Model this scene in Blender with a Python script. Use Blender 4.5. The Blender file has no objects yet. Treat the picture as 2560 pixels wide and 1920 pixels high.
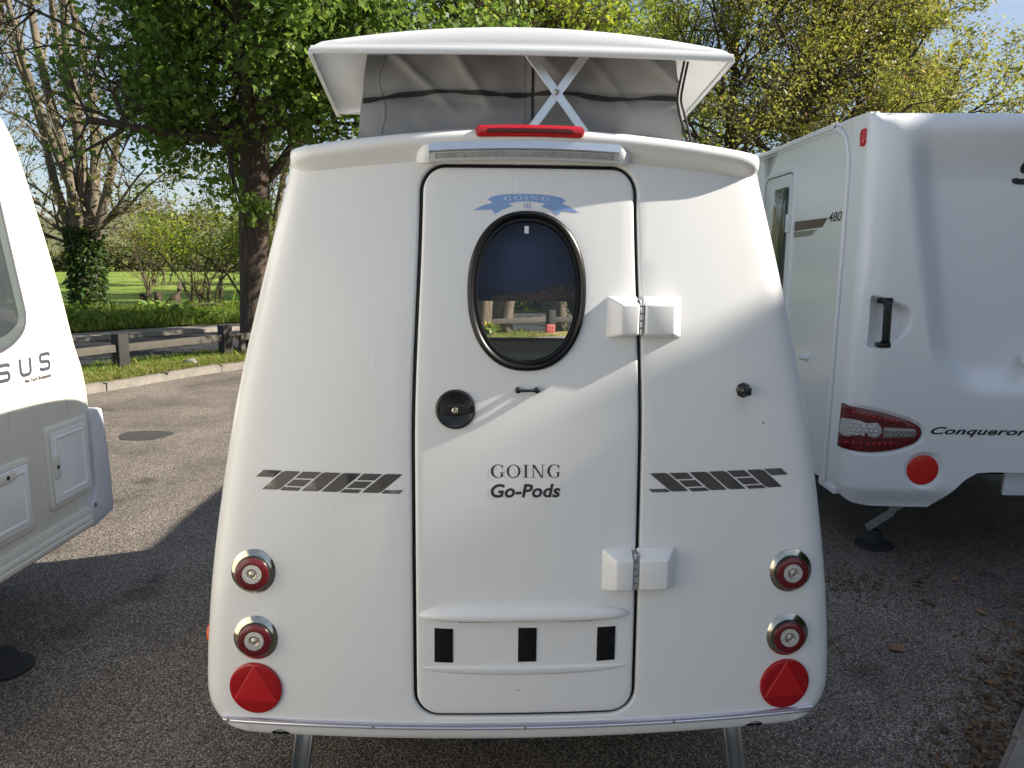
import bpy, bmesh, math, random
import numpy as np
from mathutils import Vector, Matrix
from mathutils.geometry import delaunay_2d_cdt
rad = math.radians
# ------------------------------------------------------------------ camera, sky, sun, exposure
scn = bpy.context.scene
C = scn.collection
cam = bpy.data.cameras.new('camera'); camo = bpy.data.objects.new('camera', cam); C.objects.link(camo)
camo.location = (0, 0, 1.70)
camo.rotation_euler = (Matrix.Rotation(rad(90 - 9.5), 3, 'X') @ Matrix.Rotation(rad(0.5), 3, 'Z')).to_euler()
cam.sensor_width = 36; cam.lens = 26.0; cam.clip_start = 0.05; cam.clip_end = 3000
scn.camera = camo
SUN_AZ, SUN_EL = 0.8, 31.8          # degrees: towards +X, swung to the camera's side; elevation
ts = Vector((math.cos(rad(SUN_AZ)) * math.cos(rad(SUN_EL)), -math.sin(rad(SUN_AZ)) * math.cos(rad(SUN_EL)), math.sin(rad(SUN_EL))))
world = bpy.data.worlds.new('World'); scn.world = world; world.use_nodes = True
wn = world.node_tree.nodes; wl = world.node_tree.links
bg = wn['Background']; sky = wn.new('ShaderNodeTexSky'); sky.sky_type = 'NISHITA'; sky.sun_disc = False
sky.sun_elevation = rad(SUN_EL); sky.sun_rotation = rad(90 + SUN_AZ); sky.air_density = 1.0; sky.dust_density = 0.9; sky.ozone_density = 1.0
# thin high cloud veiling the blue, thicker in streaks
wtc = wn.new('ShaderNodeTexCoord'); wmp = wn.new('ShaderNodeMapping'); wmp.inputs['Scale'].default_value = (1.6, 1.6, 5.0); wl.new(wtc.outputs['Generated'], wmp.inputs[0])
wnz = wn.new('ShaderNodeTexNoise'); wnz.inputs['Scale'].default_value = 1.8; wnz.inputs['Detail'].default_value = 8; wnz.inputs['Roughness'].default_value = .6; wl.new(wmp.outputs[0], wnz.inputs['Vector'])
wrp = wn.new('ShaderNodeValToRGB'); wrp.color_ramp.elements[0].position = .38; wrp.color_ramp.elements[0].color = (.06, .06, .06, 1); wrp.color_ramp.elements[1].position = .72; wrp.color_ramp.elements[1].color = (.5, .5, .5, 1); wl.new(wnz.outputs[0], wrp.inputs[0])
wmx = wn.new('ShaderNodeMix'); wmx.data_type = 'RGBA'; wl.new(wrp.outputs[0], wmx.inputs[0]); wl.new(sky.outputs[0], wmx.inputs[6]); wmx.inputs[7].default_value = (6.4, 7.2, 8.8, 1)
wl.new(wmx.outputs[2], bg.inputs[0]); bg.inputs[1].default_value = 0.060
sl = bpy.data.lights.new('sun', 'SUN'); sl.energy = 5.0; sl.angle = rad(0.53); sl.color = (1.0, 0.92, 0.80)
so = bpy.data.objects.new('sun', sl); C.objects.link(so); so.rotation_euler = ts.to_track_quat('Z', 'Y').to_euler()
scn.view_settings.view_transform = 'Standard'; scn.view_settings.look = 'None'
scn.view_settings.exposure = 1.10; scn.view_settings.gamma = 1.0; scn.view_settings.use_curve_mapping = False
# ------------------------------------------------------------------ materials
def nodemat(name):
    m = bpy.data.materials.new(name); m.use_nodes = True
    nt = m.node_tree; b = nt.nodes['Principled BSDF']
    return m, nt, b
def mat(name, col, rough=.5, metal=0, spec=.5, var=.0, scale=8, bump=0, bscale=60, coat=0, trans=0, emit=None, vscale2=None):
    m, nt, b = nodemat(name); N = nt.nodes; L = nt.links
    b.inputs['Base Color'].default_value = (*col, 1); b.inputs['Roughness'].default_value = rough
    b.inputs['Metallic'].default_value = metal; b.inputs['Specular IOR Level'].default_value = spec
    b.inputs['Coat Weight'].default_value = coat; b.inputs['Transmission Weight'].default_value = trans
    tc = N.new('ShaderNodeTexCoord')
    if var:
        nz = N.new('ShaderNodeTexNoise'); nz.inputs['Scale'].default_value = scale; nz.inputs['Detail'].default_value = 6
        L.new(tc.outputs['Object'], nz.inputs['Vector'])
        mx = N.new('ShaderNodeMix'); mx.data_type = 'RGBA'
        mx.inputs[6].default_value = (*[c * (1 - var) for c in col], 1); mx.inputs[7].default_value = (*[min(1, c * (1 + var)) for c in col], 1)
        L.new(nz.outputs[0], mx.inputs[0]); L.new(mx.outputs[2], b.inputs['Base Color'])
    if bump:
        nb = N.new('ShaderNodeTexNoise'); nb.inputs['Scale'].default_value = bscale; nb.inputs['Detail'].default_value = 3
        L.new(tc.outputs['Object'], nb.inputs['Vector'])
        bp = N.new('ShaderNodeBump'); bp.inputs['Strength'].default_value = bump; bp.inputs['Distance'].default_value = .002
        L.new(nb.outputs[0], bp.inputs['Height']); L.new(bp.outputs[0], b.inputs['Normal'])
    return m
def ramp(nt, fac, stops):
    r = nt.nodes.new('ShaderNodeValToRGB'); e = r.color_ramp.elements
    while len(e) < len(stops): e.new(.5)
    for i, (p, c) in enumerate(stops): e[i].position = p; e[i].color = (*c, 1)
    nt.links.new(fac, r.inputs[0]); return r.outputs[0]
def leafmat(name, stops, trans=.45, rough=.45, tint=1.25):
    m, nt, b = nodemat(name); N = nt.nodes; L = nt.links
    g = N.new('ShaderNodeNewGeometry')
    c = ramp(nt, g.outputs['Random Per Island'], stops)
    L.new(c, b.inputs['Base Color']); b.inputs['Roughness'].default_value = rough; b.inputs['Specular IOR Level'].default_value = .35
    t = N.new('ShaderNodeBsdfTranslucent'); hs = N.new('ShaderNodeHueSaturation'); hs.inputs['Value'].default_value = tint; hs.inputs['Hue'].default_value = .485
    L.new(c, hs.inputs['Color']); L.new(hs.outputs[0], t.inputs[0])
    mx = N.new('ShaderNodeMixShader'); mx.inputs[0].default_value = trans
    L.new(b.outputs[0], mx.inputs[1]); L.new(t.outputs[0], mx.inputs[2])
    L.new(mx.outputs[0], N['Material Output'].inputs[0]); return m
M = {}
def grp(name, col, rough=.33):
    m = mat(name, col, rough, var=.03, scale=3, bump=.12, bscale=260, spec=.5); nt = m.node_tree; N = nt.nodes; L = nt.links; b = N['Principled BSDF']
    tc = N.new('ShaderNodeTexCoord'); mp = N.new('ShaderNodeMapping'); mp.inputs['Scale'].default_value = (3, 3, .5); L.new(tc.outputs['Object'], mp.inputs[0])
    nz = N.new('ShaderNodeTexNoise'); nz.inputs['Scale'].default_value = 3.5; nz.inputs['Detail'].default_value = 7; L.new(mp.outputs[0], nz.inputs['Vector'])
    L.new(ramp(nt, nz.outputs[0], [(.35, (rough - .03,) * 3), (.7, (rough + .05,) * 3)]), b.inputs['Roughness'])
    mx = N.new('ShaderNodeMix'); mx.data_type = 'RGBA'; mx.blend_type = 'MULTIPLY'; old = b.inputs['Base Color'].links[0].from_socket
    L.new(ramp(nt, nz.outputs[0], [(.5, (0, 0, 0)), (.9, (.05, .05, .05))]), mx.inputs[0]); L.new(old, mx.inputs[6]); mx.inputs[7].default_value = (.80, .77, .71, 1); L.new(mx.outputs[2], b.inputs['Base Color'])
    wv = N.new('ShaderNodeTexNoise'); wv.inputs['Scale'].default_value = 2.5; wv.inputs['Detail'].default_value = 2; L.new(tc.outputs['Object'], wv.inputs['Vector'])
    bp = N.new('ShaderNodeBump'); bp.inputs['Strength'].default_value = .06; bp.inputs['Distance'].default_value = .003; L.new(wv.outputs[0], bp.inputs['Height'])
    fb_ = [n for n in N if n.type == 'BUMP' and n != bp][0]; L.new(bp.outputs[0], fb_.inputs['Normal']); return m
M['white'] = grp('white_gelcoat', (.80, .80, .79), .23)
M['cream'] = grp('cream_panel', (.70, .68, .615), .3)
M['vanwhite'] = mat('van_white', (.80, .81, .82), .28, var=.015, scale=3, bump=.08, bscale=260)
M['vanside'] = mat('van_side', (.77, .775, .75), .14, var=.02, scale=3)
M['greytrim'] = mat('grey_trim', (.56, .57, .62), .45, var=.06, bump=.2, bscale=300)
M['black'] = mat('black_plastic', (.012, .012, .013), .28)
M['rubber'] = mat('black_rubber', (.008, .008, .009), .34, spec=.3)
M['blackm'] = mat('black_matt', (.010, .010, .010), .85, spec=.15, var=.4, scale=90)
M['chrome'] = mat('chrome', (.60, .57, .47), .17, 1, var=.12, scale=40)
M['alu'] = mat('aluminium', (.72, .73, .76), .32, .9, var=.08, scale=30)
M['alup'] = mat('anodised', (.70, .70, .80), .22, .85)
M['steel'] = mat('galvanised', (.42, .44, .45), .42, .8, var=.25, scale=25)
M['red'] = mat('red_reflector', (.50, .012, .016), .22, var=.12, scale=40, bump=.5, bscale=500)
M['reddk'] = mat('red_reflector_edge', (.36, .008, .012), .16)
M['redlens'] = mat('red_lens', (.12, .006, .010), .22, var=.6, scale=220, bump=.5, bscale=220, coat=.6)
M['redlite'] = mat('red_brake_lens', (.52, .010, .014), .10, coat=.8)
M['reddark'] = mat('red_brake_inner', (.10, .004, .006), .25, var=.5, scale=120)
M['orange'] = mat('amber_lens', (.75, .12, .04), .2)
M['clear'] = mat('clear_lens', (.46, .45, .43), .13, var=.85, scale=330, bump=1, bscale=200, coat=.6)
M['clear2'] = mat('clear_centre', (.50, .46, .38), .15, .6, var=.3, scale=80, coat=.8)
M['ledstrip'] = mat('led_strip', (.30, .31, .29), .25, var=.6, scale=70, coat=.5)
M['stripe'] = mat('stripe_vinyl', (.085, .080, .078), .26, var=.06, scale=20)
M['ink'] = mat('black_vinyl', (.035, .034, .036), .4)
M['bluevinyl'] = mat('blue_vinyl', (.235, .37, .66), .4)
M['whitevinyl'] = mat('white_vinyl', (.72, .76, .80), .4)
M['slate'] = mat('slate_vinyl', (.10, .12, .17), .3)
M['badge'] = mat('badge_chrome', (.18, .20, .25), .18, .7)
M['brown'] = mat('bronze_vinyl', (.10, .060, .048), .3, .3)
M['wood'] = mat('weathered_timber', (.085, .075, .062), .85, var=.35, scale=14, bump=.6, bscale=40)
M['tarwood'] = mat('tarred_timber', (.025, .023, .022), .8, var=.6, scale=22, bump=.8, bscale=50)
M['brickm'] = mat('red_brick', (.42, .10, .08), .85, var=.2, scale=40, bump=.4)
M['kerb'] = mat('kerb_concrete', (.21, .19, .165), .9, var=.45, scale=9, bump=.8, bscale=70)
M['tyre'] = mat('tyre', (.02, .02, .02), .8)
M['canvas_blk'] = mat('black_webbing', (.012, .012, .014), .7)
M['navy'] = None
def canvas():
    m, nt, b = nodemat('grey_canvas'); N = nt.nodes; L = nt.links
    b.inputs['Roughness'].default_value = .55; b.inputs['Specular IOR Level'].default_value = .4; b.inputs['Sheen Weight'].default_value = .15
    tc = N.new('ShaderNodeTexCoord'); n1 = N.new('ShaderNodeTexNoise'); n1.inputs['Scale'].default_value = 5; n1.inputs['Detail'].default_value = 5
    L.new(tc.outputs['Object'], n1.inputs['Vector'])
    L.new(ramp(nt, n1.outputs[0], [(.3, (.225, .225, .228)), (.7, (.285, .285, .288))]), b.inputs['Base Color'])
    n2 = N.new('ShaderNodeTexNoise'); n2.inputs['Scale'].default_value = 420; L.new(tc.outputs['Object'], n2.inputs['Vector'])
    bp = N.new('ShaderNodeBump'); bp.inputs['Strength'].default_value = .25; bp.inputs['Distance'].default_value = .001
    L.new(n2.outputs[0], bp.inputs['Height']); L.new(bp.outputs[0], b.inputs['Normal']); return m
M['canvas'] = canvas()
def translucent(name, col, tr=.5):
    m, nt, b = nodemat(name); N = nt.nodes; L = nt.links
    b.inputs['Base Color'].default_value = (*col, 1); b.inputs['Roughness'].default_value = .8
    t = N.new('ShaderNodeBsdfTranslucent'); t.inputs[0].default_value = (*[min(1, c * 1.6) for c in col], 1)
    mx = N.new('ShaderNodeMixShader'); mx.inputs[0].default_value = tr
    L.new(b.outputs[0], mx.inputs[1]); L.new(t.outputs[0], mx.inputs[2]); L.new(mx.outputs[0], N['Material Output'].inputs[0]); return m
M['navy'] = translucent('navy_blind', (.06, .085, .24), .3)
M['curtain'] = translucent('brown_curtain', (.05, .028, .02), .3)
def glass(name, tint, refl=1.0):
    m, nt, b = nodemat(name); N = nt.nodes; L = nt.links
    N.remove(b)
    tr = N.new('ShaderNodeBsdfTransparent'); tr.inputs[0].default_value = (*tint, 1)
    gl = N.new('ShaderNodeBsdfGlossy'); gl.inputs['Roughness'].default_value = .02
    fr = N.new('ShaderNodeFresnel'); fr.inputs[0].default_value = 1.45 * refl
    mx = N.new('ShaderNodeMixShader'); L.new(fr.outputs[0], mx.inputs[0]); L.new(tr.outputs[0], mx.inputs[1]); L.new(gl.outputs[0], mx.inputs[2])
    L.new(mx.outputs[0], N['Material Output'].inputs[0]); return m
M['glass'] = glass('tinted_acrylic', (.98, .99, .99)); M['glassdk'] = mat('dark_acrylic', (.045, .055, .06), .07, coat=.5)
M['glassgrey'] = mat('smoked_acrylic', (.11, .13, .13), .12, coat=.5)
def bark(name, c1, c2, sc=18, streak=.12):
    m, nt, b = nodemat(name); N = nt.nodes; L = nt.links
    tc = N.new('ShaderNodeTexCoord'); mp = N.new('ShaderNodeMapping'); mp.inputs['Scale'].default_value = (1, 1, streak)
    L.new(tc.outputs['Object'], mp.inputs[0]); nz = N.new('ShaderNodeTexNoise'); nz.inputs['Scale'].default_value = sc; nz.inputs['Detail'].default_value = 8; nz.inputs['Roughness'].default_value = .65
    L.new(mp.outputs[0], nz.inputs['Vector']); L.new(ramp(nt, nz.outputs[0], [(.32, c1), (.68, c2)]), b.inputs['Base Color'])
    b.inputs['Roughness'].default_value = .9; bp = N.new('ShaderNodeBump'); bp.inputs['Strength'].default_value = 1; bp.inputs['Distance'].default_value = .03
    L.new(nz.outputs[0], bp.inputs['Height']); L.new(bp.outputs[0], b.inputs['Normal']); return m
M['bark'] = bark('dark_bark', (.03, .022, .017), (.11, .078, .058))
M['barklt'] = bark('pale_bark', (.075, .06, .042), (.25, .21, .15), 11, .25)
M['barkmid'] = bark('brown_bark', (.045, .034, .025), (.17, .13, .09), 24, .2)
M['leafdk'] = leafmat('maple_leaf', [(0, (.085, .16, .028)), (.6, (.14, .24, .04)), (.9, (.21, .32, .06)), (1, (.30, .40, .09))], .55)
M['leafyel'] = leafmat('young_leaf', [(0, (.17, .21, .03)), (.5, (.23, .26, .04)), (.85, (.28, .28, .06)), (.97, (.31, .26, .09)), (1, (.28, .17, .08))], .55)
M['leafbrt'] = leafmat('bright_leaf', [(0, (.12, .21, .02)), (.5, (.22, .32, .03)), (1, (.35, .38, .04))], .5)
M['leafbud'] = leafmat('bud_leaf', [(0, (.16, .16, .03)), (.6, (.22, .22, .05)), (1, (.30, .25, .10))], .4)
M['leafshrub'] = leafmat('shrub_leaf', [(0, (.05, .10, .016)), (.6, (.12, .19, .025)), (1, (.26, .28, .04))], .42)
M['leaffar'] = leafmat('far_leaf', [(0, (.08, .10, .035)), (.6, (.14, .15, .05)), (1, (.20, .18, .08))], .3)
M['ivy'] = leafmat('ivy_leaf', [(0, (.018, .045, .012)), (.7, (.045, .09, .018)), (1, (.13, .17, .03))], .25)
M['grass'] = leafmat('grass_blade', [(0, (.09, .17, .018)), (.5, (.16, .26, .03)), (.85, (.26, .31, .06)), (1, (.38, .33, .13))], .45)
M['straw'] = leafmat('straw', [(0, (.26, .21, .09)), (.5, (.36, .29, .14)), (.8, (.22, .22, .05)), (1, (.14, .19, .03))], .3)
M['weed'] = leafmat('weed_leaf', [(0, (.07, .15, .02)), (.6, (.14, .25, .035)), (1, (.26, .33, .06))], .45)
M['dryleaf'] = leafmat('dry_leaf', [(0, (.07, .04, .02)), (.5, (.14, .085, .04)), (1, (.24, .16, .08))], .2)
M['conifer'] = leafmat('conifer_spray', [(0, (.02, .045, .015)), (1, (.05, .09, .025))], .2)
def asphalt(name, dark, mid, lite, sc=120, patch=(.55, 1.0)):
    m, nt, b = nodemat(name); N = nt.nodes; L = nt.links
    tc = N.new('ShaderNodeTexCoord')
    v = N.new('ShaderNodeTexVoronoi'); v.inputs['Scale'].default_value = sc; v.inputs['Randomness'].default_value = 1
    L.new(tc.outputs['Object'], v.inputs['Vector'])
    sep = N.new('ShaderNodeSeparateColor'); L.new(v.outputs['Color'], sep.inputs[0])
    chip = ramp(nt, sep.outputs[0], [(0, dark), (.45, mid), (.8, tuple(c * 1.25 for c in mid)), (.97, lite), (1, tuple(c * 1.3 for c in lite))])
    gap = ramp(nt, v.outputs['Distance'], [(.30, (1, 1, 1)), (.62, (.30, .29, .28))])
    m1 = N.new('ShaderNodeMix'); m1.data_type = 'RGBA'; m1.blend_type = 'MULTIPLY'; m1.inputs[0].default_value = 1
    L.new(chip, m1.inputs[6]); L.new(gap, m1.inputs[7])
    n1 = N.new('ShaderNodeTexNoise'); n1.inputs['Scale'].default_value = .9; n1.inputs['Detail'].default_value = 7; n1.inputs['Roughness'].default_value = .62; L.new(tc.outputs['Object'], n1.inputs['Vector'])
    pr = ramp(nt, n1.outputs[0], [(.35, (patch[0],) * 3), (.62, (patch[1],) * 3)])
    m2 = N.new('ShaderNodeMix'); m2.data_type = 'RGBA'; m2.blend_type = 'MULTIPLY'; m2.inputs[0].default_value = 1
    L.new(m1.outputs[2], m2.inputs[6]); L.new(pr, m2.inputs[7])
    # brownish leaf-dust drifting over it
    n2 = N.new('ShaderNodeTexNoise'); n2.inputs['Scale'].default_value = 1.7; n2.inputs['Detail'].default_value = 9; n2.inputs['Roughness'].default_value = .7
    mp = N.new('ShaderNodeMapping'); mp.inputs['Location'].default_value = (7, 3, 0); L.new(tc.outputs['Object'], mp.inputs[0]); L.new(mp.outputs[0], n2.inputs['Vector'])
    f = ramp(nt, n2.outputs[0], [(.58, (0, 0, 0)), (.75, (.45, .45, .45))])
    m3 = N.new('ShaderNodeMix'); m3.data_type = 'RGBA'; L.new(f, m3.inputs[0]); L.new(m2.outputs[2], m3.inputs[6]); m3.inputs[7].default_value = (.085, .06, .035, 1)
    n4 = N.new('ShaderNodeTexNoise'); n4.inputs['Scale'].default_value = 2.6; n4.inputs['Detail'].default_value = 4; mp4 = N.new('ShaderNodeMapping'); mp4.inputs['Location'].default_value = (31, 12, 0); L.new(tc.outputs['Object'], mp4.inputs[0]); L.new(mp4.outputs[0], n4.inputs['Vector'])
    m4 = N.new('ShaderNodeMix'); m4.data_type = 'RGBA'; m4.blend_type = 'MULTIPLY'; m4.inputs[0].default_value = 1; L.new(m3.outputs[2], m4.inputs[6]); L.new(ramp(nt, n4.outputs[0], [(.28, (.55, .54, .53)), (.40, (1, 1, 1))]), m4.inputs[7])
    L.new(m4.outputs[2], b.inputs['Base Color']); b.inputs['Roughness'].default_value = .75; b.inputs['Specular IOR Level'].default_value = .35
    bp = N.new('ShaderNodeBump'); bp.inputs['Strength'].default_value = .9; bp.inputs['Distance'].default_value = .006; bp.invert = True
    L.new(v.outputs['Distance'], bp.inputs['Height']); L.new(bp.outputs[0], b.inputs['Normal']); return m
M['asphalt'] = asphalt('car_park_asphalt', (.13, .112, .098), (.34, .295, .252), (.62, .54, .46), 150, (.6, 1.1))
M['roadm'] = asphalt('road_asphalt', (.035, .036, .04), (.06, .06, .065), (.11, .11, .11), 60, (.8, 1.0))
M['tar'] = mat('tar_patch', (.05, .047, .043), .8, var=.5, scale=60, bump=.8, bscale=150)
def groundmat(name, stops, sc=1.2, fine=40):
    m, nt, b = nodemat(name); N = nt.nodes; L = nt.links
    tc = N.new('ShaderNodeTexCoord'); a = N.new('ShaderNodeTexNoise'); a.inputs['Scale'].default_value = sc; a.inputs['Detail'].default_value = 10; a.inputs['Roughness'].default_value = .68
    L.new(tc.outputs['Object'], a.inputs['Vector']); L.new(ramp(nt, a.outputs[0], stops), b.inputs['Base Color']); b.inputs['Roughness'].default_value = .95; b.inputs['Specular IOR Level'].default_value = .1
    f = N.new('ShaderNodeTexNoise'); f.inputs['Scale'].default_value = fine; f.inputs['Detail'].default_value = 5; L.new(tc.outputs['Object'], f.inputs['Vector'])
    bp = N.new('ShaderNodeBump'); bp.inputs['Strength'].default_value = 1; bp.inputs['Distance'].default_value = .05; L.new(f.outputs[0], bp.inputs['Height']); L.new(bp.outputs[0], b.inputs['Normal']); return m
M['field'] = groundmat('meadow', [(.3, (.11, .17, .03)), (.5, (.18, .25, .045)), (.7, (.26, .30, .08))], .35, 8)
M['verge'] = groundmat('verge_turf', [(.3, (.16, .19, .035)), (.5, (.30, .27, .09)), (.7, (.42, .34, .17))], 1.3)
M['bank'] = groundmat('bank_soil', [(.3, (.045, .06, .012)), (.6, (.08, .11, .02)), (.8, (.12, .10, .045))], 1.1)
M['hill'] = groundmat('hillside', [(.35, (.10, .115, .06)), (.6, (.17, .165, .09))], .03, .4)
# ------------------------------------------------------------------ object helpers
def link(name, me, m=None, parent=None, smooth=True, loc=None):
    o = bpy.data.objects.new(name, me); C.objects.link(o)
    if m is not None: me.materials.clear(); me.materials.append(m)
    if smooth and len(me.polygons): me.polygons.foreach_set('use_smooth', np.ones(len(me.polygons), bool))
    if parent: o.parent = parent
    if loc: o.location = loc
    return o
def tag(o, label, cat, group=None):
    o['label'] = label; o['category'] = cat
    if group: o['group'] = group
    return o
def kind(o, k, label=None):
    o['kind'] = k
    if label: o['label'] = label
    return o
def thing(name, label, cat, loc=(0, 0, 0), rz=0, group=None):
    o = bpy.data.objects.new(name, None); C.objects.link(o); o.location = loc; o.rotation_euler = (0, 0, rz); o.empty_display_size = .2
    return tag(o, label, cat, group)
def sharp(me, ang=35):
    """mark hard edges by angle so smooth shading keeps creases"""
    bm = bmesh.new(); bm.from_mesh(me)
    bmesh.ops.recalc_face_normals(bm, faces=bm.faces)
    for e in bm.edges: e.smooth = not (len(e.link_faces) == 2 and e.calc_face_angle(0) > rad(ang))
    bm.to_mesh(me); bm.free(); return me
def mesh(name, V, F, m=None, parent=None, smooth=True, ang=None, weld=0):
    me = bpy.data.meshes.new(name); me.from_pydata([tuple(v) for v in V], [], F); me.update()
    if weld:
        bm = bmesh.new(); bm.from_mesh(me); bmesh.ops.remove_doubles(bm, verts=bm.verts, dist=weld); bm.to_mesh(me); bm.free()
    if ang: sharp(me, ang)
    return link(name, me, m, parent, smooth)
def mesh_np(name, V, F, m, parent=None, smooth=False):
    V = np.ascontiguousarray(V, np.float32); F = np.ascontiguousarray(F, np.int32)
    me = bpy.data.meshes.new(name); n, k = F.shape
    me.vertices.add(len(V)); me.vertices.foreach_set('co', V.ravel())
    me.loops.add(n * k); me.loops.foreach_set('vertex_index', F.ravel())
    me.polygons.add(n); me.polygons.foreach_set('loop_start', np.arange(0, n * k, k, dtype=np.int32))
    me.update(calc_edges=True); me.validate()
    return link(name, me, m, parent, smooth)
def box(name, x0, x1, y0, y1, z0, z1, m, parent=None, bev=.0, seg=2):
    bm = bmesh.new(); bmesh.ops.create_cube(bm, size=1)
    for v in bm.verts: v.co = Vector(((x0 + x1) / 2 + v.co.x * (x1 - x0), (y0 + y1) / 2 + v.co.y * (y1 - y0), (z0 + z1) / 2 + v.co.z * (z1 - z0)))
    if bev: bmesh.ops.bevel(bm, geom=list(bm.edges), offset=bev, segments=seg, profile=.6, affect='EDGES')
    me = bpy.data.meshes.new(name); bm.to_mesh(me); bm.free(); sharp(me, 40); return link(name, me, m, parent)
def tube_np(P, R, n=8):
    """tapered tube along points; returns V,F lists"""
    P = [Vector(p) for p in P]; V = []; F = []
    up = Vector((0, 0, 1))
    for i, p in enumerate(P):
        d = (P[min(i + 1, len(P) - 1)] - P[max(i - 1, 0)]).normalized()
        a = d.cross(up if abs(d.z) < .9 else Vector((1, 0, 0))).normalized(); b = d.cross(a)
        r = R[i] if hasattr(R, '__len__') else R
        for k in range(n):
            t = 2 * math.pi * k / n; V.append(p + a * (r * math.cos(t)) + b * (r * math.sin(t)))
    for i in range(len(P) - 1):
        for k in range(n): F.append((i * n + k, i * n + (k + 1) % n, (i + 1) * n + (k + 1) % n, (i + 1) * n + k))
    F.append(tuple(range(n))[::-1]); F.append(tuple(range((len(P) - 1) * n, len(P) * n)))
    return V, F
def tube(name, P, R, m, parent=None, n=8):
    V, F = tube_np(P, R, n); return mesh(name, V, F, m, parent, ang=50)
def lathe(name, prof, m, parent, o, axis, n=40, ang=35):
    """prof: (radius, distance along axis); axis and centre o in parent space"""
    ax = Vector(axis).normalized(); a = ax.cross(Vector((0, 0, 1)) if abs(ax.z) < .9 else Vector((1, 0, 0))).normalized(); b = ax.cross(a); o = Vector(o)
    V = []; F = []
    for r, h in prof:
        for k in range(n):
            t = 2 * math.pi * k / n; V.append(o + ax * h + (a * math.cos(t) + b * math.sin(t)) * max(r, 1e-5))
    for i in range(len(prof) - 1):
        for k in range(n): F.append((i * n + k, i * n + (k + 1) % n, (i + 1) * n + (k + 1) % n, (i + 1) * n + k))
    if prof[0][0] > 1e-4: F.append(tuple(range(n))[::-1])
    if prof[-1][0] > 1e-4: F.append(tuple(range((len(prof) - 1) * n, len(prof) * n)))
    return mesh(name, V, F, m, parent, ang=ang, weld=1e-4)
def resample(poly, s, closed=True):
    out = []; n = len(poly)
    for i in range(n if closed else n - 1):
        a = np.array(poly[i], float); b = np.array(poly[(i + 1) % n], float); k = max(1, int(math.ceil(np.linalg.norm(b - a) / s)))
        for j in range(k): out.append(tuple(a + (b - a) * j / k))
    if not closed: out.append(tuple(poly[-1]))
    return out
def inside(pts, poly):
    x, y = pts[:, 0], pts[:, 1]; r = np.zeros(len(pts), bool); P = np.array(poly); n = len(P); j = n - 1
    for i in range(n):
        xi, yi = P[i]; xj, yj = P[j]
        c = ((yi > y) != (yj > y)) & (x < (xj - xi) * (y - yi) / (yj - yi + 1e-15) + xi); r ^= c; j = i
    return r
def segdist(pts, poly):
    d = np.full(len(pts), 1e9); P = np.array(poly); n = len(P)
    for i in range(n):
        a = P[i]; b = P[(i + 1) % n]; ab = b - a; t = np.clip(((pts - a) @ ab) / (ab @ ab + 1e-15), 0, 1)
        d = np.minimum(d, np.linalg.norm(pts - (a + t[:, None] * ab), axis=1))
    return d
def cdt(outline, holes, s):
    """triangulated flat region with a filling grid; returns verts2d, tris, loops"""
    loops = [list(outline)] + [list(h) for h in holes]
    V = []; E = []
    for lp in loops:
        b = len(V); V += lp; E += [(b + i, b + (i + 1) % len(lp)) for i in range(len(lp))]
    A = np.array(outline); x0, z0 = A.min(0); x1, z1 = A.max(0)
    gx, gz = np.meshgrid(np.arange(x0 + s * .5, x1, s), np.arange(z0 + s * .5, z1, s)); g = np.stack([gx.ravel(), gz.ravel()], 1)
    if len(g):
        k = inside(g, outline)
        for h in holes: k &= ~inside(g, h)
        g = g[k]
        if len(g):
            for lp in loops: g = g[segdist(g, lp) > s * .45]
        V += [tuple(p) for p in g]
    r = delaunay_2d_cdt([Vector(v) for v in V], E, [], 0, 1e-7)
    W = np.array([tuple(v) for v in r[0]]); T = np.array([t for t in r[2] if len(t) == 3])
    ce = W[T].mean(1); k = inside(ce, outline)
    for h in holes: k &= ~inside(ce, h)
    return W, T[k]
def panel(outline, holes, s, f):
    W, T = cdt(outline, holes, s); return [f(u, v) for u, v in W], [tuple(int(i) for i in t) for t in T]
def strip(loopA, loopB, closed=True):
    """faces between two equally long point lists, appended after each other"""
    n = len(loopA); F = []
    for i in range(n if closed else n - 1): F.append((i, (i + 1) % n, n + (i + 1) % n, n + i))
    return list(loopA) + list(loopB), F
def loft(name, loops, m, parent=None, closed=True, caps=False, ang=40):
    n = len(loops[0]); V = [p for l in loops for p in l]; F = []
    for j in range(len(loops) - 1):
        for i in range(n if closed else n - 1): F.append((j * n + i, j * n + (i + 1) % n, (j + 1) * n + (i + 1) % n, (j + 1) * n + i))
    if caps: F.append(tuple(range(n))[::-1]); F.append(tuple(range((len(loops) - 1) * n, len(loops) * n)))
    return mesh(name, V, F, m, parent, ang=ang)
def rrect(x0, x1, z0, z1, r, n=8):
    P = []
    for cx, cz, a in ((x1 - r, z1 - r, 0), (x0 + r, z1 - r, 90), (x0 + r, z0 + r, 180), (x1 - r, z0 + r, 270)):
        for k in range(n + 1): t = rad(a + 90 * k / n); P.append((cx + r * math.cos(t), cz + r * math.sin(t)))
    return P
def roundpoly(P, r, n=5):
    out = []; N_ = len(P)
    for i in range(N_):
        a, b, c = (np.array(P[(i + k) % N_], float) for k in (-1, 0, 1)); ri = r[i] if hasattr(r, '__len__') else r
        da = (a - b); dc = (c - b); la, lc = np.linalg.norm(da), np.linalg.norm(dc); q = min(ri, la * .49, lc * .49)
        p0 = b + da / la * q; p2 = b + dc / lc * q
        for k in range(n + 1): t = k / n; out.append(tuple((1 - t) ** 2 * p0 + 2 * t * (1 - t) * b + t * t * p2))
    return out
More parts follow.
